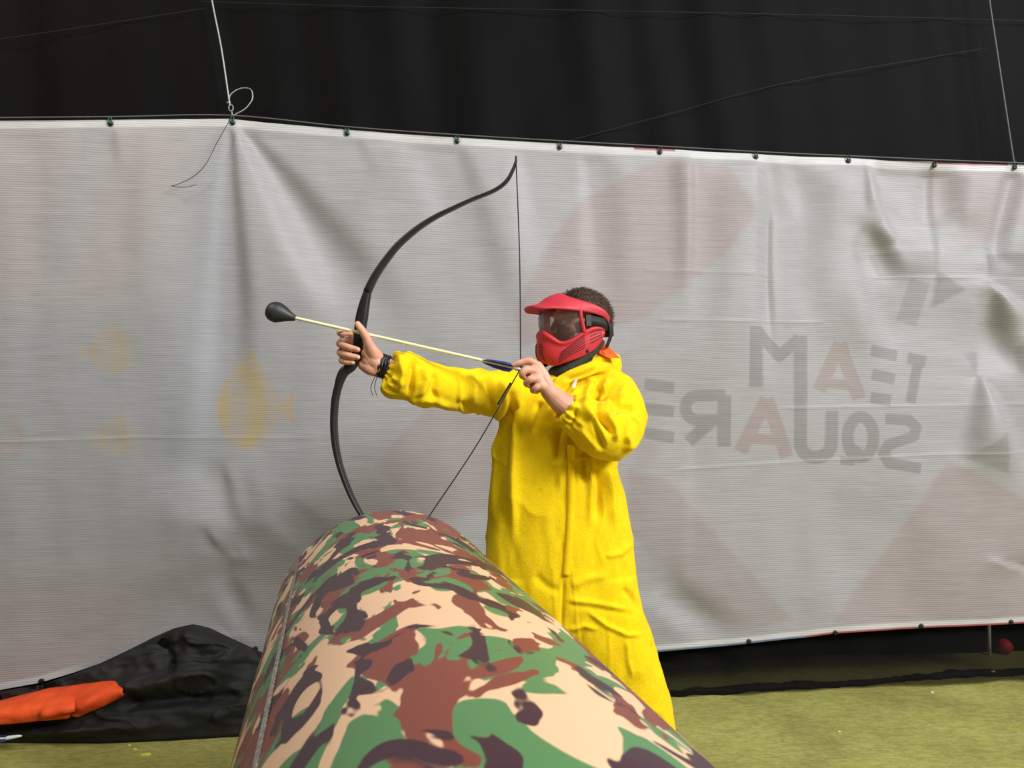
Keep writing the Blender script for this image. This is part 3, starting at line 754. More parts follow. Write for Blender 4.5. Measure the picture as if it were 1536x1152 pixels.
# head frame: forward, left (towards the viewer), up
psi = math.radians(20); pit = math.radians(3)
HC = P(868, 487, 2.62)
hf = np.array([-math.cos(psi), -math.sin(psi), 0]); hl = np.array([math.sin(psi), -math.cos(psi), 0]); hu = np.array([0, 0, 1.0])
hf, hu = hf * math.cos(pit) - hu * math.sin(pit), hu * math.cos(pit) + hf * math.sin(pit)
HM = np.column_stack([hf, hl, hu])
def H(f, l, u): return HC + hf * f + hl * l + hu * u
def Harr(a): return HC + np.asarray(a, float) @ HM.T
def hell(c, r): return ellipsoid(H(*c), r, HM)
def px_path(pts): return [P(x, y, d) for x, y, d in pts]

parts = [hell((-0.014, 0, 0.022), (0.096, 0.075, 0.088)), hell((0.030, 0, -0.040), (0.056, 0.056, 0.072)), hell((0.045, 0, -0.092), (0.036, 0.036, 0.026)),
         hell((0.058, 0, 0.030), (0.030, 0.050, 0.022)), hell((0.050, 0.034, -0.024), (0.030, 0.024, 0.022)), hell((0.050, -0.034, -0.024), (0.030, 0.024, 0.022)),
         tube([H(0.084, 0, 0.012), H(0.097, 0, -0.012), H(0.112, 0, -0.034)], [0.008, 0.010, 0.014], 12), tube([H(0.095, 0.010, -0.038), H(0.095, -0.010, -0.038)], 0.010, 10),
         tube([H(0.080, -0.022, -0.066), H(0.088, 0, -0.065), H(0.080, 0.022, -0.066)], 0.007, 10), tube([H(0.078, -0.019, -0.076), H(0.086, 0, -0.077), H(0.078, 0.019, -0.076)], 0.0075, 10),
         tube([H(-0.02, 0.0, -0.05), P(876, 560, 2.63), P(868, 590, 2.63)], [0.056, 0.058, 0.066], 20)]
for s in (1, -1):
    parts.append(tube([H(-0.006, s * 0.076, 0.018), H(-0.016, s * 0.084, 0.010), H(-0.016, s * 0.083, -0.014), H(-0.004, s * 0.076, -0.030)], [0.007, 0.009, 0.008, 0.006], 10))
# trunk and limbs inside the clothes
parts.append(tube(px_path([(860, 590, 2.63), (848, 680, 2.63), (845, 780, 2.63), (848, 880, 2.62)]), [0.11, 0.15, 0.14, 0.14], 20, flat=0.72, hint=(1, 0, 0)))
parts.append(tube(px_path([(790, 588, 2.62), (850, 580, 2.63), (920, 590, 2.58)]), [0.045, 0.06, 0.045], 16))
parts.append(tube(px_path([(815, 880, 2.62), (800, 1020, 2.60), (790, 1175, 2.60)]), [0.09, 0.062, 0.044], 16))
parts.append(tube(px_path([(888, 880, 2.62), (930, 1020, 2.60), (972, 1172, 2.62)]), [0.09, 0.062, 0.044], 16))
for ax in ((790, 1190), (972, 1190)):
    q = P(ax[0], ax[1], 2.61); q[2] = 0.05
    parts.append(tube([q + [0, 0.02, 0.05], q, q + [-0.03, -0.16, -0.01]], [0.042, 0.04, 0.03], 12))
# bow arm and hand (his right)
parts.append(tube(px_path([(782, 588, 2.60), (730, 589, 2.545), (668, 580, 2.47), (610, 562, 2.415), (574, 549, 2.400)]), [0.046, 0.042, 0.038, 0.034, 0.0285], 16))
W = (574, 549)
Fg = [([(527, 503, 2.424), (515, 498, 2.412), (509.5, 499, 2.388), (515, 502, 2.364), (527, 501, 2.354)], [0.0115, 0.0112, 0.0105, 0.0095, 0.0082]),
      ([(528, 515, 2.426), (515, 511.5, 2.414), (509.5, 515.5, 2.388), (521, 520.5, 2.358), (536.5, 524.5, 2.350)], [0.0118, 0.0118, 0.0115, 0.0108, 0.0088]),
      ([(528, 528, 2.424), (515, 525.5, 2.412), (510, 529.5, 2.388), (521, 533, 2.358), (536.5, 536, 2.351)], [0.0115, 0.0113, 0.0110, 0.0104, 0.0086]),
      ([(530, 540, 2.420), (518, 538.5, 2.410), (512, 541, 2.390), (519, 543.5, 2.366), (529, 544, 2.358)], [0.0102, 0.0100, 0.0096, 0.0090, 0.0076])]
for pts, r in Fg:
    parts.append(tube(px_path(pts), r, 12, 36))
    parts.append(tube(px_path([(568, 547, 2.404), (548, (547 + pts[0][1]) / 2, 2.418), pts[0]]), [0.019, 0.017, 0.0135], 12))
parts.append(tube(px_path([(570, 542, 2.392), (560, 530, 2.372), (552, 514, 2.354)]), [0.021, 0.022, 0.0150], 14))
parts.append(tube(px_path([(554, 518, 2.356), (550, 508, 2.350), (544, 497, 2.344), (536.5, 486, 2.346)]), [0.0150, 0.0136, 0.0124, 0.0096], 14, 24))
parts.append(tube(px_path([(569, 556, 2.396), (556, 553, 2.384), (545, 548, 2.385)]), [0.020, 0.0215, 0.017], 14))
parts.append(tube(px_path([(564, 544, 2.384), (552, 530, 2.378)]), [0.026, 0.022], 14))
parts.append(tube(px_path([(566, 550, 2.388), (552, 541, 2.382)]), [0.025, 0.021], 14))
# drawing arm and hand (his left)
parts.append(tube(px_path([(925, 592, 2.57), (934, 630, 2.50), (926, 656, 2.44)]), [0.046, 0.042, 0.040], 16))
parts.append(tube(px_path([(926, 656, 2.44), (890, 634, 2.42), (850, 610, 2.405), (824, 588, 2.400)]), [0.044, 0.046, 0.0385, 0.0275], 16))
Dg = [([(807, 549, 2.394), (794, 541.5, 2.385), (780, 544.5, 2.384), (769.5, 548.5, 2.388)], [0.0140, 0.0122, 0.0106, 0.0084]),
      ([(801, 556, 2.380), (789, 555, 2.366), (783, 562, 2.366), (788, 567, 2.396)], [0.0138, 0.0128, 0.0112, 0.0092]),
      ([(804, 568, 2.374), (795.5, 569, 2.362), (789.5, 575, 2.374), (796, 579, 2.394)], [0.0132, 0.0122, 0.0108, 0.0088]),
      ([(811, 578, 2.378), (804, 581, 2.370), (799, 585.5, 2.380), (805, 587.5, 2.396)], [0.0120, 0.0108, 0.0096, 0.0082])]
for pts, r in Dg:
    parts.append(tube(px_path(pts), r, 12, 30))
    parts.append(tube(px_path([(825, 588, 2.402), ((825 + pts[0][0]) / 2, (585 + pts[0][1]) / 2, 2.392), pts[0]]), [0.024, 0.021, 0.0155], 14))
parts.append(tube(px_path([(815, 575, 2.402), (802, 563, 2.394)]), [0.022, 0.018], 14))
parts.append(tube(px_path([(800, 561, 2.396), (791, 562, 2.390)]), [0.016, 0.011], 12))
parts.append(tube(px_path([(812, 580, 2.40), (803, 575, 2.388)]), [0.019, 0.013], 14))
parts.append(tube(px_path([(822, 578, 2.416), (805, 563, 2.422), (788, 555, 2.414), (774, 551.5, 2.402)]), [0.020, 0.016, 0.012, 0.0088], 12, 24))
bv, bfc, bn = remesh(parts, 0.0026, 3, 0.5)
obj('body', (bv, bfc), M['skin'], person, fix=False)
for s in (1, -1):
    e = obj('eye', hell((0.0735, s * 0.032, 0.006), (0.010, 0.013, 0.010)), M['eye'], person)
    obj('iris', hell((0.0805, s * 0.033, 0.006), (0.0038, 0.005, 0.005)), M['black_plastic'], e)
# finger nails
for (x, y, d), nx in (((537, 524.5, 2.3420), 1), ((537, 536, 2.3434), 1), ((529.5, 544, 2.3512), 1)):
    q = P(x, y, d); obj('fingernail', ellipsoid(q, (0.0062, 0.0020, 0.0050)), simple('nail', lin(226, 172, 150), 0.35, 0.05, 50), person)
q = P(514, 503.5, 2.378)
obj('finger_ring', tube(px_path([(510, 505.5, 2.400), (511, 506.5, 2.376), (516, 506.5, 2.3525), (521, 505.5, 2.350)]), 0.0020, 8, 16), M['silver'], person)

# hair: short cropped cap with tufts
vv, ff = ellipsoid((0, 0, 0), (1, 1, 1), None, 90, 60)
loc = vv * np.array([0.104, 0.083, 0.095]) + np.array([-0.016, 0, 0.023])
def hairline(p): return p[:, 2] - (-0.052 + 0.86 * (p[:, 0] + 0.105) + 0.010 * np.sin(p[:, 0] * 60))
hl_ = hairline(loc)
keep = hl_ > 0
dd = vnoise(loc, 55, 2) * 0.0035 + vnoise(loc, 130, 4) * 0.0025
nn = vv / np.linalg.norm(vv, axis=1)[:, None]
thick = np.clip(hl_ / 0.02, 0, 1)
core = np.array([0.090, 0.070, 0.080]) / np.array([0.104, 0.083, 0.095])
lh = (loc - [-0.016, 0, 0.023]) * (core + (1 - core) * (0.35 + 0.65 * thick)[:, None]) + [-0.016, 0, 0.023] + nn * (dd * thick)[:, None]
ff = [q for q in ff if all(keep[i] for i in q)]
tufts = []
cand = np.where(hl_ > 0.004)[0]
for i in RNG.choice(cand, 2200):
    p = lh[i] + RNG.normal(0, 0.002, 3); nrm_ = nn[i]
    flow = np.array([-0.5 + 1.2 * (loc[i, 0] > 0.03), 0, -0.25 if loc[i, 2] < 0.07 else 0.2]) + RNG.normal(0, 0.35, 3)
    d = nrm_ * 0.5 + flow * 0.7; d /= np.linalg.norm(d); L = RNG.uniform(0.008, 0.015) * (1.35 if (loc[i, 0] > 0.02) else 1)
    a = np.cross(d, [0.3, 0.8, 0.5]); a /= np.linalg.norm(a); b = np.cross(d, a); r = 0.0013
    base = p - d * 0.004
    tv = np.array([base + a * r, base - a * r * .5 + b * r * .87, base - a * r * .5 - b * r * .87, p + d * L]); tufts.append((tv, [(0, 1, 3), (1, 2, 3), (2, 0, 3)]))
hv, hfc = cat_mesh((lh, ff), *tufts)
used = sorted({i for q in hfc for i in q}); mp = {o: k for k, o in enumerate(used)}
obj('hair', (Harr(hv[used]), [tuple(mp[i] for i in q) for q in hfc]), M['hair'], person, fix=False)

# ------------------------------------------------------------------ coverall
def hring(y, xl, xr, D, rd, n=36, sq=2.3, ty=0.0):
    """level oval section spanning xl..xr in the picture at depth D"""
    c = P((xl + xr) / 2, y, D); rx = (xr - xl) / 2 * D / F
    th = np.linspace(0, 2 * PI, n, endpoint=False); k = (np.abs(np.cos(th)) ** sq + np.abs(np.sin(th)) ** sq) ** (-1 / sq)
    return np.column_stack([c[0] + np.cos(th) * k * rx, c[1] + np.sin(th) * k * rd, np.full(n, c[2]) + np.cos(th) * ty])
def hloft(rows, n=36):
    a = catmull(np.array(rows, float), len(rows) * 4); return loft([hring(*r[:5]) for r in a])
suit = []
suit.append(hloft([(562, 815, 905, 2.63, 0.07), (572, 786, 940, 2.63, 0.095), (590, 768, 945, 2.62, 0.115), (620, 752, 928, 2.62, 0.125), (660, 744, 921, 2.62, 0.132), (700, 739, 925, 2.62, 0.138), (750, 734, 936, 2.62, 0.145), (800, 730, 945, 2.62, 0.150), (850, 729, 952, 2.62, 0.152), (900, 733, 958, 2.62, 0.150), (950, 742, 955, 2.62, 0.130)]))
suit.append(hloft([(860, 822, 953, 2.61, 0.13), (900, 826, 960, 2.61, 0.135), (950, 838, 975, 2.60, 0.13), (1000, 852, 991, 2.60, 0.12), (1050, 872, 1004, 2.60, 0.105), (1110, 900, 1015, 2.61, 0.09), (1160, 925, 1018, 2.62, 0.08)]))
suit.append(hloft([(860, 730, 860, 2.61, 0.13), (900, 728, 856, 2.61, 0.13), (1000, 728, 852, 2.60, 0.115), (1080, 735, 846, 2.60, 0.09), (1160, 745, 836, 2.60, 0.075)]))
# bow sleeve
suit.append(tube(px_path([(583, 553, 2.400), (588, 555, 2.402), (595, 559, 2.405), (608, 564, 2.415), (640, 576, 2.44), (680, 584, 2.485), (722, 589, 2.54), (765, 592, 2.59), (800, 600, 2.62)]),
                 [0.045, 0.058, 0.076, 0.080, 0.073, 0.070, 0.076, 0.086, 0.09], 28, 60, caps=False, flat=0.95))
# drawing sleeve
suit.append(tube(px_path([(880, 594, 2.62), (917, 595, 2.59), (929, 618, 2.54), (929, 645, 2.485)]), [0.080, 0.088, 0.086, 0.080], 26, 30))
suit.append(tube(px_path([(930, 640, 2.49), (916, 652, 2.455), (893, 642, 2.43), (868, 624, 2.412), (849, 611, 2.405)]), [0.072, 0.084, 0.082, 0.066, 0.052], 26, 40, caps=False))
# collar and fallen hood
suit.append(tube(px_path([(842, 577, 2.53), (860, 568, 2.535), (882, 560, 2.545), (904, 551, 2.58), (914, 546, 2.64), (900, 545, 2.70), (870, 550, 2.72), (845, 562, 2.66), (836, 574, 2.57)]), [0.024, 0.029, 0.036, 0.040, 0.044, 0.05, 0.05, 0.035, 0.024], 16, 60))
suit.append(tube(px_path([(890, 568, 2.64), (915, 578, 2.63), (928, 590, 2.61)]), [0.05, 0.05, 0.05], 16))
suit.append(tube(px_path([(900, 548, 2.72), (880, 580, 2.76), (870, 620, 2.76)]), [0.06, 0.08, 0.06], 16))
suit.append(tube(px_path([(898, 541, 2.575), (905, 537, 2.59), (914, 540, 2.61)]), [0.014, 0.013, 0.014], 12))
sv_, sfc, sn = remesh(suit, 0.0046, 10, 0.5)
spx, spy = project(sv_)
facing = np.clip((-sn[:, 1] + 0.25) / 0.5, 0, 1)
ysm = sv_[:, 1]
SF = [  # folds in the fleece: polyline, width px, amplitude m, (near, far) depth range
    ([(600, 532), (604, 560), (598, 596)], 5, 0.007, 2.3, 2.5), ([(620, 540), (617, 570), (612, 602)], 5, -0.008, 2.3, 2.5), ([(590, 528), (588, 550), (578, 580)], 4, -0.006, 2.3, 2.5),
    ([(634, 548), (640, 570), (628, 605)], 6, 0.006, 2.3, 2.55), ([(655, 556), (648, 585), (655, 610)], 6, -0.006, 2.3, 2.55), ([(610, 600), (640, 598), (690, 612)], 5, 0.006, 2.3, 2.55),
    ([(700, 560), (712, 580), (708, 612)], 7, 0.007, 2.3, 2.6), ([(728, 560), (735, 590), (738, 622)], 6, -0.008, 2.3, 2.6), ([(752, 566), (752, 600), (744, 640)], 6, 0.008, 2.3, 2.65), ([(680, 600), (710, 616), (745, 624)], 6, -0.006, 2.3, 2.6),
    ([(765, 575), (768, 610), (758, 660), (755, 760)], 7, -0.009, 2.4, 2.7), ([(778, 590), (776, 640), (772, 720), (770, 830)], 7, 0.010, 2.4, 2.7), ([(744, 640), (745, 700), (738, 790)], 6, 0.006, 2.4, 2.7),
    ([(812, 600), (804, 625), (796, 660)], 6, -0.008, 2.4, 2.7), ([(838, 640), (838, 665), (832, 700)], 6, -0.010, 2.4, 2.7), ([(845, 650), (842, 690), (838, 740)], 6, 0.006, 2.4, 2.7),
    ([(872, 670), (876, 700), (874, 730)], 5, -0.008, 2.4, 2.7), ([(895, 696), (900, 730), (896, 790)], 7, -0.010, 2.4, 2.7), ([(910, 700), (916, 740), (920, 800)], 6, 0.007, 2.4, 2.7), ([(882, 680), (886, 720), (884, 800)], 6, 0.007, 2.4, 2.7),
    ([(905, 580), (898, 600), (895, 618)], 4, -0.010, 2.3, 2.65), ([(893, 566), (880, 590), (876, 612)], 6, 0.009, 2.3, 2.65), ([(916, 566), (902, 590), (900, 612)], 5, 0.008, 2.3, 2.65), ([(940, 590), (915, 600), (905, 620)], 5, 0.008, 2.3, 2.6), ([(955, 612), (930, 612), (910, 626)], 5, -0.008, 2.3, 2.6),
    ([(892, 612), (904, 632), (922, 655)], 4.5, -0.012, 2.3, 2.55), ([(905, 615), (920, 640), (926, 665)], 5, 0.008, 2.3, 2.55), ([(872, 600), (890, 630), (912, 668)], 6, 0.008, 2.3, 2.55), ([(885, 622), (898, 650), (905, 678)], 4.5, -0.008, 2.3, 2.55), ([(938, 650), (945, 665), (935, 680)], 5, 0.005, 2.3, 2.55),
    ([(865, 610), (862, 628), (852, 645)], 4, -0.006, 2.3, 2.5), ([(868, 640), (885, 660), (905, 682)], 5, 0.005, 2.3, 2.5),
    ([(848, 905), (890, 912), (965, 924)], 5, -0.0025, 2.4, 2.7), ([(846, 898), (890, 904), (960, 918)], 5, 0.006, 2.4, 2.7), ([(876, 912), (910, 938), (940, 952), (968, 952)], 4, 0.007, 2.4, 2.7), ([(850, 946), (876, 938), (900, 945)], 4, 0.006, 2.4, 2.7),
    ([(932, 880), (948, 900), (960, 922)], 5, -0.006, 2.4, 2.7), ([(975, 960), (984, 990), (990, 1020)], 4, -0.008, 2.4, 2.7), ([(940, 955), (942, 990), (950, 1020)], 4, 0.005, 2.4, 2.7), ([(905, 835), (930, 830), (948, 812)], 5, 0.006, 2.4, 2.7),
    ([(855, 880), (880, 868), (920, 862)], 7, 0.006, 2.4, 2.7), ([(800, 860), (820, 880), (843, 888)], 7, -0.005, 2.4, 2.7), ([(846, 865), (844, 900), (842, 960)], 2.6, -0.006, 2.4, 2.7),
    ([(845, 570), (872, 562), (900, 548)], 3.5, -0.008, 2.4, 2.7), ([(850, 580), (880, 572), (915, 558)], 4, -0.009, 2.4, 2.7), ([(868, 580), (852, 605), (848, 640)], 6, 0.007, 2.45, 2.7), ([(836, 575), (828, 600), (815, 640)], 7, 0.006, 2.45, 2.7),
]
amp = np.zeros(len(sv_))
for poly, w, a, d0, d1 in SF:
    near = np.clip((sv_[:, 1] - d0) / 0.03, 0, 1) * np.clip((d1 - sv_[:, 1]) / 0.03, 0, 1)
    amp += (2.2 if poly[0][1] < 820 else 1.3) * a * ridge(spx, spy, poly, w * 0.9, (0.2, 0.3)) * facing * near
amp += 0.006 * vnoise(sv_ * [1, 1, 0.35], 15, 3) + 0.0022 * vnoise(sv_ * [1, 1, 0.5], 40, 5)
rn = 1 - np.abs(vnoise(sv_ * [1, 1, 0.55] + 0.02 * vnoise(sv_, 9, 12)[:, None], 13, 9)); amp += 0.007 * (np.clip(rn - 0.75, 0, 1) / 0.25) ** 1.5 * (0.4 + 0.6 * (spy < 700))
# gathers round the elasticated cuffs
for c0, c1, wd in ((P(582, 552, 2.399), P(600, 560, 2.407), 0.04), (P(849, 611, 2.405), P(868, 624, 2.412), 0.05)):
    ax = c1 - c0; ax /= np.linalg.norm(ax); rel = sv_ - c0; al = rel @ ax; rad = rel - np.outer(al, ax)
    e1 = np.cross(ax, [0, 1, 0.2]); e1 /= np.linalg.norm(e1); e2 = np.cross(ax, e1); an = np.arctan2(rad @ e2, rad @ e1)
    wgt = np.exp(-((al - 0.012) / wd) ** 2) * (np.linalg.norm(rad, axis=1) < 0.10)
    amp += 0.0045 * np.sin(an * 13 + 2 * np.sin(an * 3)) * wgt
sv_ = sv_ + sn * amp[:, None]
cov = obj('coverall', (sv_, sfc), M['fleece'], person, fix=False)

# placket over the zip, and the zip itself at the throat
def front_y(x, y, lo=2.3, hi=2.75):
    m = (np.abs(spx2 - x) < 7) & (np.abs(spy2 - y) < 7)
    return sv_[m, 1].min() if m.any() else 2.5
spx2, spy2 = project(sv_)
def ribbon(pts, w, t=0.003, lift=0.004, mat='zip_flap', name='placket', parent=cov):
    c = catmull(np.array(pts, float), 40); L, Rr = [], []
    d = np.array([front_y(x, y) for x, y in c]); d = np.convolve(np.pad(d, 4, 'edge'), np.ones(9) / 9, 'valid')
    rings = []
    for (x, y), dd in zip(c, d):
        a, b = P(x - w / 2, y, dd - lift), P(x + w / 2, y, dd - lift); o = np.array([0, t, 0])
        rings.append([a + o, (a * .85 + b * .15) - o, (a * .15 + b * .85) - o, b + o, b + o * 4, a + o * 4])
    return obj(name, loft(rings), M[mat], parent)
ribbon([(857, 668), (857, 700), (857, 740), (855, 790), (852, 830), (849, 864)], 11)
ribbon([(864, 568), (862, 575), (860, 582)], 5.5, 0.001, 0.0005, 'zip_tape', 'zipper', cov)

# shoes
for x in (790, 972):
    q = P(x, 1190, 2.61); q[2] = 0
    obj('shoe', remesh([tube([q + [0.005, 0.07, 0.05], q + [-0.01, -0.05, 0.05], q + [-0.03, -0.17, 0.036]], [0.048, 0.050, 0.036], 16), box(q + np.array([-0.012, -0.05, 0.012]), (0.095, 0.29, 0.024))], 0.006, 5)[:2], M['shoe'], person, fix=False)

# bracelet on the bow wrist
bc, bd = P(573.5, 549, 2.399), P(610, 562, 2.415) - P(574, 549, 2.400); bd /= np.linalg.norm(bd)
e1 = np.cross(bd, [0, 1, 0]); e1 /= np.linalg.norm(e1); e2 = np.cross(bd, e1)
br = None
for k, o in enumerate((-0.0085, -0.0015, 0.0060, 0.0130)):
    rings = []
    for a in np.linspace(0, 2 * PI, 48, endpoint=False):
        R = 0.0338 + 0.0004 * (k - 1.5) + 0.0012 * math.sin(a * 8 + k * 2); d = e1 * math.cos(a) * 1.04 + e2 * math.sin(a) * 0.94
        c = bc + bd * (o + 0.0025 * math.sin(a * 3 + k)) + d * R
        rings.append([c + (d * math.cos(b) * 0.0034 + bd * math.sin(b) * 0.0046) for b in np.linspace(0, 2 * PI, 8, endpoint=False)])
    if br is None: br = obj('bracelet', loft(rings, loop=True), M['leather'], person)
    else: obj('braided_band', loft(rings, loop=True), M['leather'], br)
br['label'] = 'black braided leather bracelet'
obj('tie_cord', tube(px_path([(565, 560, 2.373), (556.5, 580, 2.371), (559, 593, 2.371)]), 0.0011, 6), M['leather'], br)
obj('tie_cord', tube(px_path([(567, 560, 2.373), (562, 580, 2.371), (565, 593, 2.371)]), 0.0011, 6), M['leather'], br)

# ------------------------------------------------------------------ face mask
def sym(curve, n):
    """half plan (front to rear along his left) -> full curve, right side first"""
    c = catmull(np.array(curve, float), n); r = c[1:][::-1].copy(); r[:, 1] *= -1
    return np.concatenate([r, c])
# columns: f, l, top u, bottom u
LOW = [(0.152, 0.000, -0.016, -0.128), (0.148, 0.026, -0.020, -0.136), (0.130, 0.050, -0.038, -0.141), (0.100, 0.069, -0.060, -0.133), (0.060, 0.083, -0.050, -0.122), (0.020, 0.091, -0.026, -0.108), (-0.015, 0.093, -0.014, -0.090), (-0.040, 0.092, -0.018, -0.066), (-0.053, 0.089, -0.028, -0.046)]
def low_pt(f, l, tu, bu, t, infl=0.0):
    u = tu + (bu - tu) * t
    k = 0.93 + 0.10 * math.sin(min(t, 0.62) / 0.62 * PI / 2) - (0.16 * max(0, (t - 0.62) / 0.38) ** 2)
    front = max(0, f) / 0.15
    kk = 1 + (k - 1) * (0.35 + 0.65 * front)
    # a rolled lip along the top edge round the nose
    lip = 0.006 * math.exp(-((t - 0.10) / 0.10) ** 2)
    return H(f * kk + (lip + infl) * (0.3 + 0.7 * front), l * (0.96 + 0.05 * math.sin(t * PI)) + math.copysign(lip + infl, l) * (1 if abs(l) > 0.02 else 0), u)
mask_c = H(0.05, 0, -0.06)
lc = sym(LOW, 40); NT_ = 26
lv = np.array([low_pt(*row, j / (NT_ - 1)) for row in lc for j in range(NT_)])
lf = [(i * NT_ + j, i * NT_ + j + 1, (i + 1) * NT_ + j + 1, (i + 1) * NT_ + j) for i in range(len(lc) - 1) for j in range(NT_ - 1)]
mask = obj('face_mask', (lv, lf), M['red_mask'], person)
mask['label'] = 'red plastic paintball style face mask'
mod(mask, 'SOLIDIFY', thickness=0.0035, offset=-1)
# visor
VIS = [(0.190, 0.000, 0.060, 0.078, 0.000, 0.104), (0.184, 0.032, 0.057, 0.077, 0.018, 0.104), (0.164, 0.062, 0.049, 0.070, 0.036, 0.099), (0.115, 0.082, 0.046, 0.055, 0.055, 0.087), (0.055, 0.093, 0.038, 0.028, 0.071, 0.075), (0.005, 0.096, 0.030, -0.005, 0.083, 0.062), (-0.035, 0.094, 0.020, -0.036, 0.089, 0.046), (-0.058, 0.089, 0.010, -0.060, 0.089, 0.026), (-0.070, 0.084, -0.006, -0.074, 0.084, 0.006)]
vc = sym([r for r in VIS], 34)
half = len(vc) // 2
vc2 = catmull(np.array(VIS, float), 34); vr = vc2[1:][::-1].copy(); vr[:, 1] *= -1; vr[:, 4] *= -1; vcf = np.concatenate([vr, vc2])
NJ = 12; vvv = []
for r in vcf:
    for j in range(NJ):
        t = j / (NJ - 1); e = r[:3] * (1 - t) + np.array([r[3], r[4], r[5]]) * t
        fr = np.clip(r[0] / 0.19, 0, 1)
        e = e + np.array([0, 0, 1]) * (0.010 * math.sin(t * PI) * (1 - fr * 0.5) - 0.012 * fr * math.sin(t * PI) * math.exp(-((t - 0.35) / 0.3) ** 2))
        e[1] *= 1 + 0.06 * math.sin(t * PI) * (1 - fr)
        vvv.append(H(*e))
vf_ = [(i * NJ + j, i * NJ + j + 1, (i + 1) * NJ + j + 1, (i + 1) * NJ + j) for i in range(len(vcf) - 1) for j in range(NJ - 1)]
vis = obj('visor', (np.array(vvv), vf_), M['red_visor'], mask); mod(vis, 'SOLIDIFY', thickness=0.004, offset=0)
# lens
LEN = [(0.142, 0.000), (0.138, 0.026), (0.122, 0.052), (0.092, 0.072), (0.055, 0.085), (0.030, 0.090)]
lt = np.interp
lcv = catmull(np.array(LEN, float), 26); r_ = lcv[1:][::-1].copy(); r_[:, 1] *= -1; lcv = np.concatenate([r_, lcv])
lowf, lowt = np.array([r[0] for r in LOW])[::-1], np.array([r[2] for r in LOW])[::-1]
lens_v = []
for f_, l_ in lcv:
    b = np.interp(f_, lowf, lowt) - 0.004
    for j in range(10):
        t = j / 9; u = 0.056 * (1 - t) + b * t
        lens_v.append(H(f_ + 0.006 * math.sin(t * PI) - 0.006, l_ * (0.985 + 0.02 * math.sin(t * PI)), u))
lens_f = [(i * 10 + j, i * 10 + j + 1, (i + 1) * 10 + j + 1, (i + 1) * 10 + j) for i in range(len(lcv) - 1) for j in range(9)]
ln = obj('lens', (np.array(lens_v), lens_f), M['lens'], mask); ln['label'] = 'clear curved goggle lens'
# temple posts joining visor and jaw piece
for s in (1, -1):
    obj('temple_post', tube([H(0.036, s * 0.093, 0.040), H(0.034, s * 0.095, 0.010), H(0.026, s * 0.094, -0.030)], [0.007, 0.006, 0.007], 10, 10, flat=0.6), M['red_visor'], mask)
    obj('buckle', box(H(0.010, s * 0.096, 0.004), (0.018, 0.010, 0.036), HM), M['black_plastic'], mask, smooth=False)
# head strap
def strap(pts, w, t=0.003):
    c = catmull(np.array(pts, float), 50); rings = []
    for i, (f_, l_, u_) in enumerate(c):
        d = np.array([f_, l_, 0]) ; d /= np.linalg.norm(d) + 1e-9; up = np.array([0, 0, 1])
        rings.append([H(*(c[i] + up * w / 2)), H(*(c[i] + up * w / 2 + d * t)), H(*(c[i] - up * w / 2 + d * t)), H(*(c[i] - up * w / 2))])
    return loft(rings)
st_pts = [(0.014, 0.093, 0.004), (-0.03, 0.094, 0.000), (-0.07, 0.078, -0.012), (-0.105, 0.045, -0.025), (-0.118, 0, -0.030)]
full = [(f_, l_, u_) for f_, l_, u_ in st_pts] + [(f_, -l_, u_) for f_, l_, u_ in st_pts[:-1]][::-1]
obj('head_strap', strap(full, 0.030), M['strap'], mask)
obj('rear_strap', tube([H(-0.075, 0.084, -0.012), H(-0.078, 0.082, -0.045), H(-0.066, 0.074, -0.080)], 0.0075, 8, 14, flat=0.5), M['strap'], mask)
# padded chin strap
obj('chin_strap', remesh([tube([H(-0.045, 0.080, -0.068), H(-0.012, 0.078, -0.100), H(0.036, 0.066, -0.132), H(0.076, 0.046, -0.160), H(0.096, 0.0, -0.160), H(0.076, -0.046, -0.160), H(0.0, -0.08, -0.10)], [0.010, 0.012, 0.019, 0.024, 0.022, 0.020, 0.012], 14, 50),
     tube([H(0.066, 0.058, -0.150), H(0.060, 0.066, -0.176), H(0.048, 0.070, -0.196)], [0.020, 0.016, 0.008], 12, 14)], 0.0035, 4)[:2], M['olive_strap'], mask, fix=False)
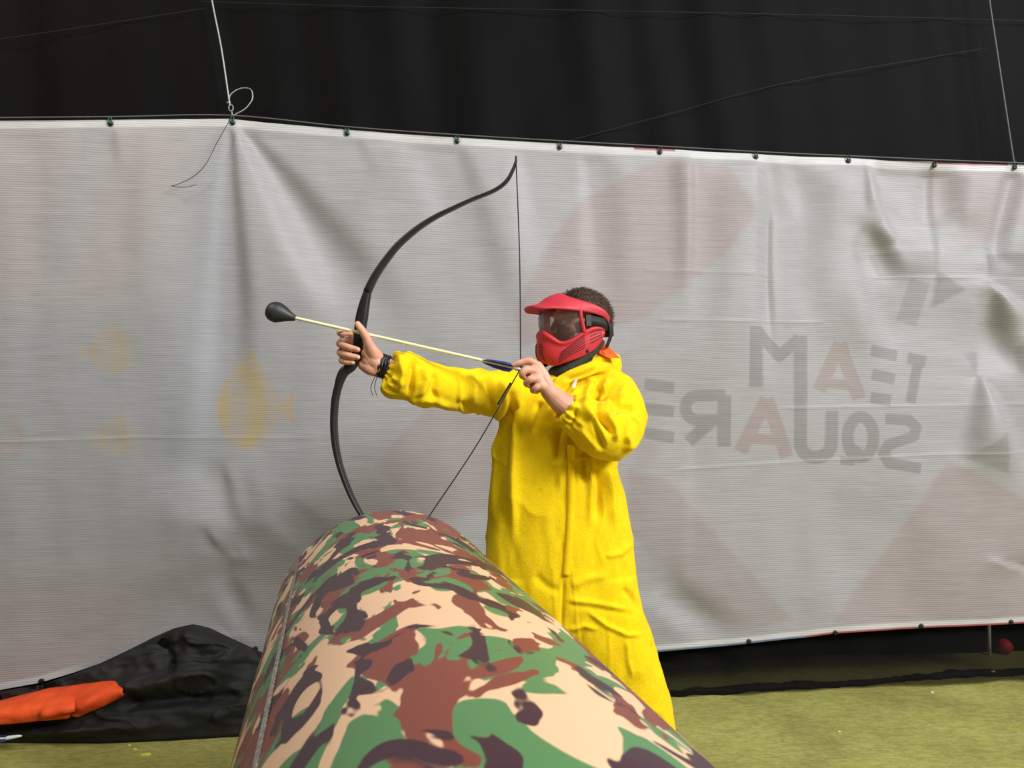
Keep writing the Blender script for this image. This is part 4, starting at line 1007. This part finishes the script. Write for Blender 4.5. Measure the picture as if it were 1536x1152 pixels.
# vents: raised dark strips along the jaw piece, slit shade put into their colour
def slot(p0, p1, r=0.0022):
    """p = (index 0..1 along LOW half, t)"""
    pts = []
    half_c = catmull(np.array(LOW, float), 60)
    for k in np.linspace(0, 1, 7):
        a = p0[0] * (1 - k) + p1[0] * k; t = p0[1] * (1 - k) + p1[1] * k
        pts.append((half_c[int(round(a * 59))], t))
    return pts
def curve_on(ctrl):
    half_c = catmull(np.array(LOW, float), 120)
    return [(half_c[int(np.clip(round(a * 119), 0, 119))], t) for a, t in catmull(np.array(ctrl, float), 9)]
for s in (1, -1):
    for k in range(6):
        pts = [low_pt(r[0], s * r[1], r[2], r[3], t, 0.0004) for r, t in curve_on([(0.33 + 0.010 * k, 0.92 - 0.085 * k), (0.40 + 0.008 * k, 0.82 - 0.09 * k), (0.49 + 0.004 * k, 0.72 - 0.095 * k), (0.61, 0.68 - 0.10 * k)])]
        obj('vent', tube(pts, 0.0013, 6, 18), M['vent'], mask)
    for k in range(6):
        pts = [low_pt(r[0], s * r[1], r[2], r[3], t, 0.0004) for r, t in slot((0.05, 0.40 + 0.085 * k), (0.15, 0.46 + 0.085 * k))]
        obj('vent', tube(pts, 0.0015, 6, 10), M['vent'], mask)
    for k in range(4):
        pts = [low_pt(r[0], s * r[1], r[2], r[3], t, 0.0004) for r, t in slot((0.68, 0.22 + 0.14 * k), (0.86, 0.20 + 0.15 * k))]
        obj('vent', tube(pts, 0.0013, 6, 10), M['vent'], mask)
    r = catmull(np.array(LOW, float), 60)[38]
    obj('stud', ellipsoid(low_pt(r[0], s * r[1], r[2], r[3], 0.88, 0.001), (0.0058, 0.0045, 0.0058), HM), M['black_plastic'], mask)
# orange ribbon tail
rb = [P(897, 516, 2.62), P(905, 512, 2.615), P(930, 537, 2.53), P(913, 537, 2.525), P(899, 530, 2.575)]
rb = np.array(rb); off = np.array([0, 0.004, 0])
rv = np.concatenate([rb, rb + off]); rf = [(0, 1, 2, 3, 4), (9, 8, 7, 6, 5)] + [(i, (i + 1) % 5, (i + 1) % 5 + 5, i + 5) for i in range(5)]
rbo = obj('ribbon_tail', (rv, rf), M['orange_ribbon'], mask, smooth=False); rbo['label'] = 'orange fabric ribbon tail'

# ------------------------------------------------------------------ heap of black netting, orange cloth, stray arrow
xs = np.linspace(-90, 470, 150); ns = 60
htop = np.interp(xs, [-90, 0, 60, 110, 150, 190, 230, 262, 290, 315, 340, 390, 430, 470], [1052, 1040, 1030, 1014, 999, 980, 959, 945, 939, 945, 957, 980, 1000, 1030])
hbot = np.interp(xs, [-90, 0, 150, 250, 350, 470], [1116, 1115, 1116, 1112, 1106, 1098])
hv = []
for x, yt_, yb_ in zip(xs, htop, hbot):
    d_f = on_floor(x, yb_); d_t = on_plane(x, yt_ - 3, PA - 0.03, PB)
    for j in range(ns):
        t = j / (ns - 1)
        p = d_f * (1 - t) + d_t * t
        p[2] = d_t[2] * (t ** 0.75) ; p[1] = d_f[1] + (d_t[1] - d_f[1]) * t ** 1.15
        hv.append(p)
hv = np.array(hv); hpx, hpy = project(hv)
disp = 0.030 * vnoise(hv * [1, 1, 2.2], 5.5, 2) + 0.014 * vnoise(hv * [1, 1, 2], 14, 3) + 0.006 * vnoise(hv * [1, 1, 2], 34, 8) + 0.022 * (np.clip(0.9 - np.abs(vnoise(hv * [0.8, 1, 2.2] + 0.03 * vnoise(hv, 8, 31)[:, None], 8, 30)) * 4, 0, 1)) ** 2
for poly, w, a in (([(150, 1040), (230, 1025), (290, 1008), (380, 1000)], 14, 0.06), ([(180, 1058), (260, 1050), (380, 1046)], 10, -0.05), ([(240, 955), (256, 990), (262, 1015)], 10, -0.05), ([(268, 960), (310, 960), (345, 975), (350, 1000)], 20, 0.05), ([(0, 1100), (150, 1096), (350, 1088)], 9, 0.03)):
    disp = disp + a * ridge(hpx, hpy, poly, w, (0.15, 0.2))
tcol = np.tile(np.linspace(0, 1, ns), len(xs)); wgt = np.clip(np.minimum(tcol / 0.12, (1 - tcol) / 0.1), 0, 1)
hv[:, 1] -= disp * wgt; hv[:, 2] += disp * wgt * 0.3
hv[:, 2] = np.maximum(hv[:, 2], 0.003)
lim = 3.47 + PB * hv[:, 0]; hv[:, 1] = np.minimum(hv[:, 1], lim)
nsx = len(xs)
hfaces = [(i * ns + j, i * ns + j + 1, (i + 1) * ns + j + 1, (i + 1) * ns + j) for i in range(nsx - 1) for j in range(ns - 1)]
# close it at the back and underneath
back = hv.reshape(nsx, ns, 3)[:, -1].copy(); back[:, 2] = 0.003
k0 = len(hv); hv2 = np.concatenate([hv, back])
hfaces += [(i * ns + ns - 1, k0 + i, k0 + i + 1, (i + 1) * ns + ns - 1) for i in range(nsx - 1)]
hfaces += [(k0 + i, i * ns, (i + 1) * ns, k0 + i + 1) for i in range(nsx - 1)]
hfaces += [tuple(range(ns)) + (k0,), tuple((nsx - 1) * ns + j for j in range(ns))[::-1] + (k0 + nsx - 1,)]
hp = obj('netting_heap', (hv2, hfaces), M['heap'])
tag(hp, 'crumpled heap of black mesh cloth on the floor under the left end of banner', 'cloth heap')

xs = np.linspace(-80, 184, 90); ns = 30
ot = np.interp(xs, [-80, 0, 70, 110, 150, 172, 180, 184], [1068, 1055, 1037, 1031, 1024, 1021, 1026, 1036])
ob = np.interp(xs, [-80, 0, 60, 105, 115, 130, 150, 170, 180, 184], [1086, 1083, 1078, 1075, 1074, 1066, 1058, 1048, 1042, 1038])
ov = []
for x, a, b in zip(xs, ot, ob):
    for back_ in range(1):
        for j in range(ns):
            t = j / (ns - 1); y = b * (1 - t) + a * t
            D = 3.14 + 0.115 * (x - 60) / F * 3.1 - 0.075 * math.sin(PI * min(1, t * 0.95 + 0.05)) ** 0.6 + 0.10 * t
            ov.append(P(x, y, D))
ov = np.array(ov); opx, opy = project(ov)
od = 0.010 * vnoise(ov * [1, 1, 3], 12, 4) + 0.030 * ridge(opx, opy, [(60, 1072), (96, 1060), (112, 1062), (118, 1072)], 5) - 0.034 * ridge(opx, opy, [(100, 1072), (112, 1066), (120, 1062)], 4.5) + 0.02 * ridge(opx, opy, [(118, 1062), (140, 1045), (170, 1030)], 6)
ov[:, 1] -= od * np.clip((180 - opx) / 40, 0, 1)
ofc = [(i * ns + j, i * ns + j + 1, (i + 1) * ns + j + 1, (i + 1) * ns + j) for i in range(len(xs) - 1) for j in range(ns - 1)]
oc = obj('orange_cloth', (ov, ofc), M['orange']); mod(oc, 'SOLIDIFY', thickness=0.012, offset=1)
tag(oc, 'bright orange folded cloth lying on the black netting heap', 'cloth')

sa0, sa1 = P(-90, 1112, 3.09), P(12, 1107, 3.09)
sa = empty('arrow', P(0, 1108, 3.09), 'stray arrow with blue fletching and white nock lying on the floor beside netting heap', 'arrow')
sd = sa1 - sa0; sd /= np.linalg.norm(sd)
obj('shaft', tube([sa0 - sd * 0.3, sa1], 0.0045, 10, 4), M['shaft'], sa)
obj('nock', tube([sa1 - sd * 0.004, P(26, 1104.5, 3.09), P(32, 1104, 3.09)], [0.008, 0.006, 0.003], 10, 10), M['white_plastic'], sa)
for a in (20, 140, 260):
    e1 = np.cross(sd, [0, 1, 0]); e1 /= np.linalg.norm(e1); e2 = np.cross(sd, e1); d = e1 * math.cos(math.radians(a)) + e2 * math.sin(math.radians(a)); s = np.cross(sd, d) * 0.001
    q = [sa1 + sd * o + d * h for o, h in ((-0.002, 0.003), (-0.004, 0.013), (-0.03, 0.015), (-0.09, 0.004), (-0.09, 0.003))]; k = len(q)
    v = np.array([p + s for p in q] + [p - s for p in q]); f = [tuple(range(k)), tuple(range(2 * k - 1, k - 1, -1))] + [(i, i + k, (i + 1) % k + k, (i + 1) % k) for i in range(k)]
    obj('fletching', (v, f), M['fletch'], sa, smooth=False)

# ------------------------------------------------------------------ things seen through the net at the lower right
q = on_floor(1484, 983)
ps = obj('post', tube([q + [0, 0, 0.0], q + [0.001, 0, 0.4], q + [0.002, 0, 0.9]], 0.010, 12, 6, caps=False), M['post'])
tag(ps, 'thin pale post standing behind the netting at far right', 'post')
q = on_floor(1507, 981)
bl = obj('ball', ellipsoid(q + [0, 0, 0.041], (0.041, 0.041, 0.041), None, 32, 20), M['red_ball'])
tag(bl, 'small red ball on the floor behind netting at far right', 'ball')
def scrap(x, y, w, mat, label, d=0.6):
    c = on_floor(x, y); n = 7; a = np.linspace(0, 2 * PI, n, endpoint=False); r = w * (0.8 + 0.35 * RNG.random(n))
    lo = np.column_stack([c[0] + np.cos(a) * r, c[1] + np.sin(a) * r * d, np.full(n, 0.0008)]); hi = lo + [0, 0, 0.003]; hi[:, 2] += 0.002 * RNG.random(n)
    tag(obj('scrap', loft([lo, hi]), M[mat], smooth=False), label, 'scrap', 'litter scraps on the floor')
scrap(219, 1133, 0.022, 'scrap', 'largest yellow scrap on the floor in front of netting heap')
scrap(203, 1125, 0.010, 'scrap', 'middle sized yellow scrap just behind the largest yellow scrap')
scrap(194, 1119, 0.008, 'scrap', 'smallest yellow scrap right against front edge of the netting heap')
scrap(1490, 1017, 0.010, 'white_scrap', 'white scrap lying on the bunched net hem near the red ball')
scrap(1398, 1039, 0.008, 'white_scrap', 'tiny pale scrap on the floor just in front of the net hem')
scrap(1258, 1098, 0.008, 'scrap', 'tiny pale scrap alone in the middle of open floor right of barrier')
for o in list(COL.objects):
    if o.get('label', '').startswith('white scrap'): o.location.z = 0.031

# ------------------------------------------------------------------ lights, world, camera
def area(name, loc, target, size, power, col):
    l = bpy.data.lights.new(name, 'AREA'); l.shape = 'RECTANGLE'; l.size, l.size_y = size; l.energy = power; l.color = col
    o = bpy.data.objects.new(name, l); COL.objects.link(o); o.location = loc
    o.rotation_euler = (Vector(target) - Vector(loc)).to_track_quat('-Z', 'Y').to_euler(); return o
area('ceiling_or_fill_lamp', (6.6, -2.5, 5.8), (0.0, 3.2, 1.2), (3.6, 2.0), 1250, (0.97, 0.98, 1.0))
area('ceiling_or_fill_lamp', (1.6, 0.5, 4.7), (0.2, 2.8, 1.0), (0.5, 0.5), 46, (1.0, 0.98, 0.95))
area('ceiling_or_fill_lamp', (-2.4, 1.3, 4.4), (-1.8, 2.4, 0.0), (0.5, 0.5), 60, (1.0, 0.94, 0.86))
area('ceiling_or_fill_lamp', (0.2, 0.1, 4.2), (0.0, 0.9, 0.0), (0.6, 0.6), 36, (1.0, 0.98, 0.95))  # added lamp with no visible source, brightens the barrier near the camera
wd = bpy.data.worlds.new('World'); scene.world = wd; wd.use_nodes = True
wd.node_tree.nodes['Background'].inputs[0].default_value = (0.9, 0.95, 1.0, 1); wd.node_tree.nodes['Background'].inputs[1].default_value = 0.10

cd = bpy.data.cameras.new('camera'); cam = bpy.data.objects.new('camera', cd); COL.objects.link(cam)
cam.location = (0, 0, CAM_H); cam.rotation_euler = (PI / 2 + ALPHA, 0, 0)
cd.sensor_width = 36; cd.lens = F / 1536 * 36; cd.clip_start = 0.02
cd.dof.use_dof = True; cd.dof.focus_distance = 2.6; cd.dof.aperture_fstop = 9.0
scene.camera = cam
scene.view_settings.view_transform = 'Standard'; scene.view_settings.look = 'None'
scene.view_settings.gamma = 1.0; scene.view_settings.use_curve_mapping = False
scene.view_settings.exposure = -0.15
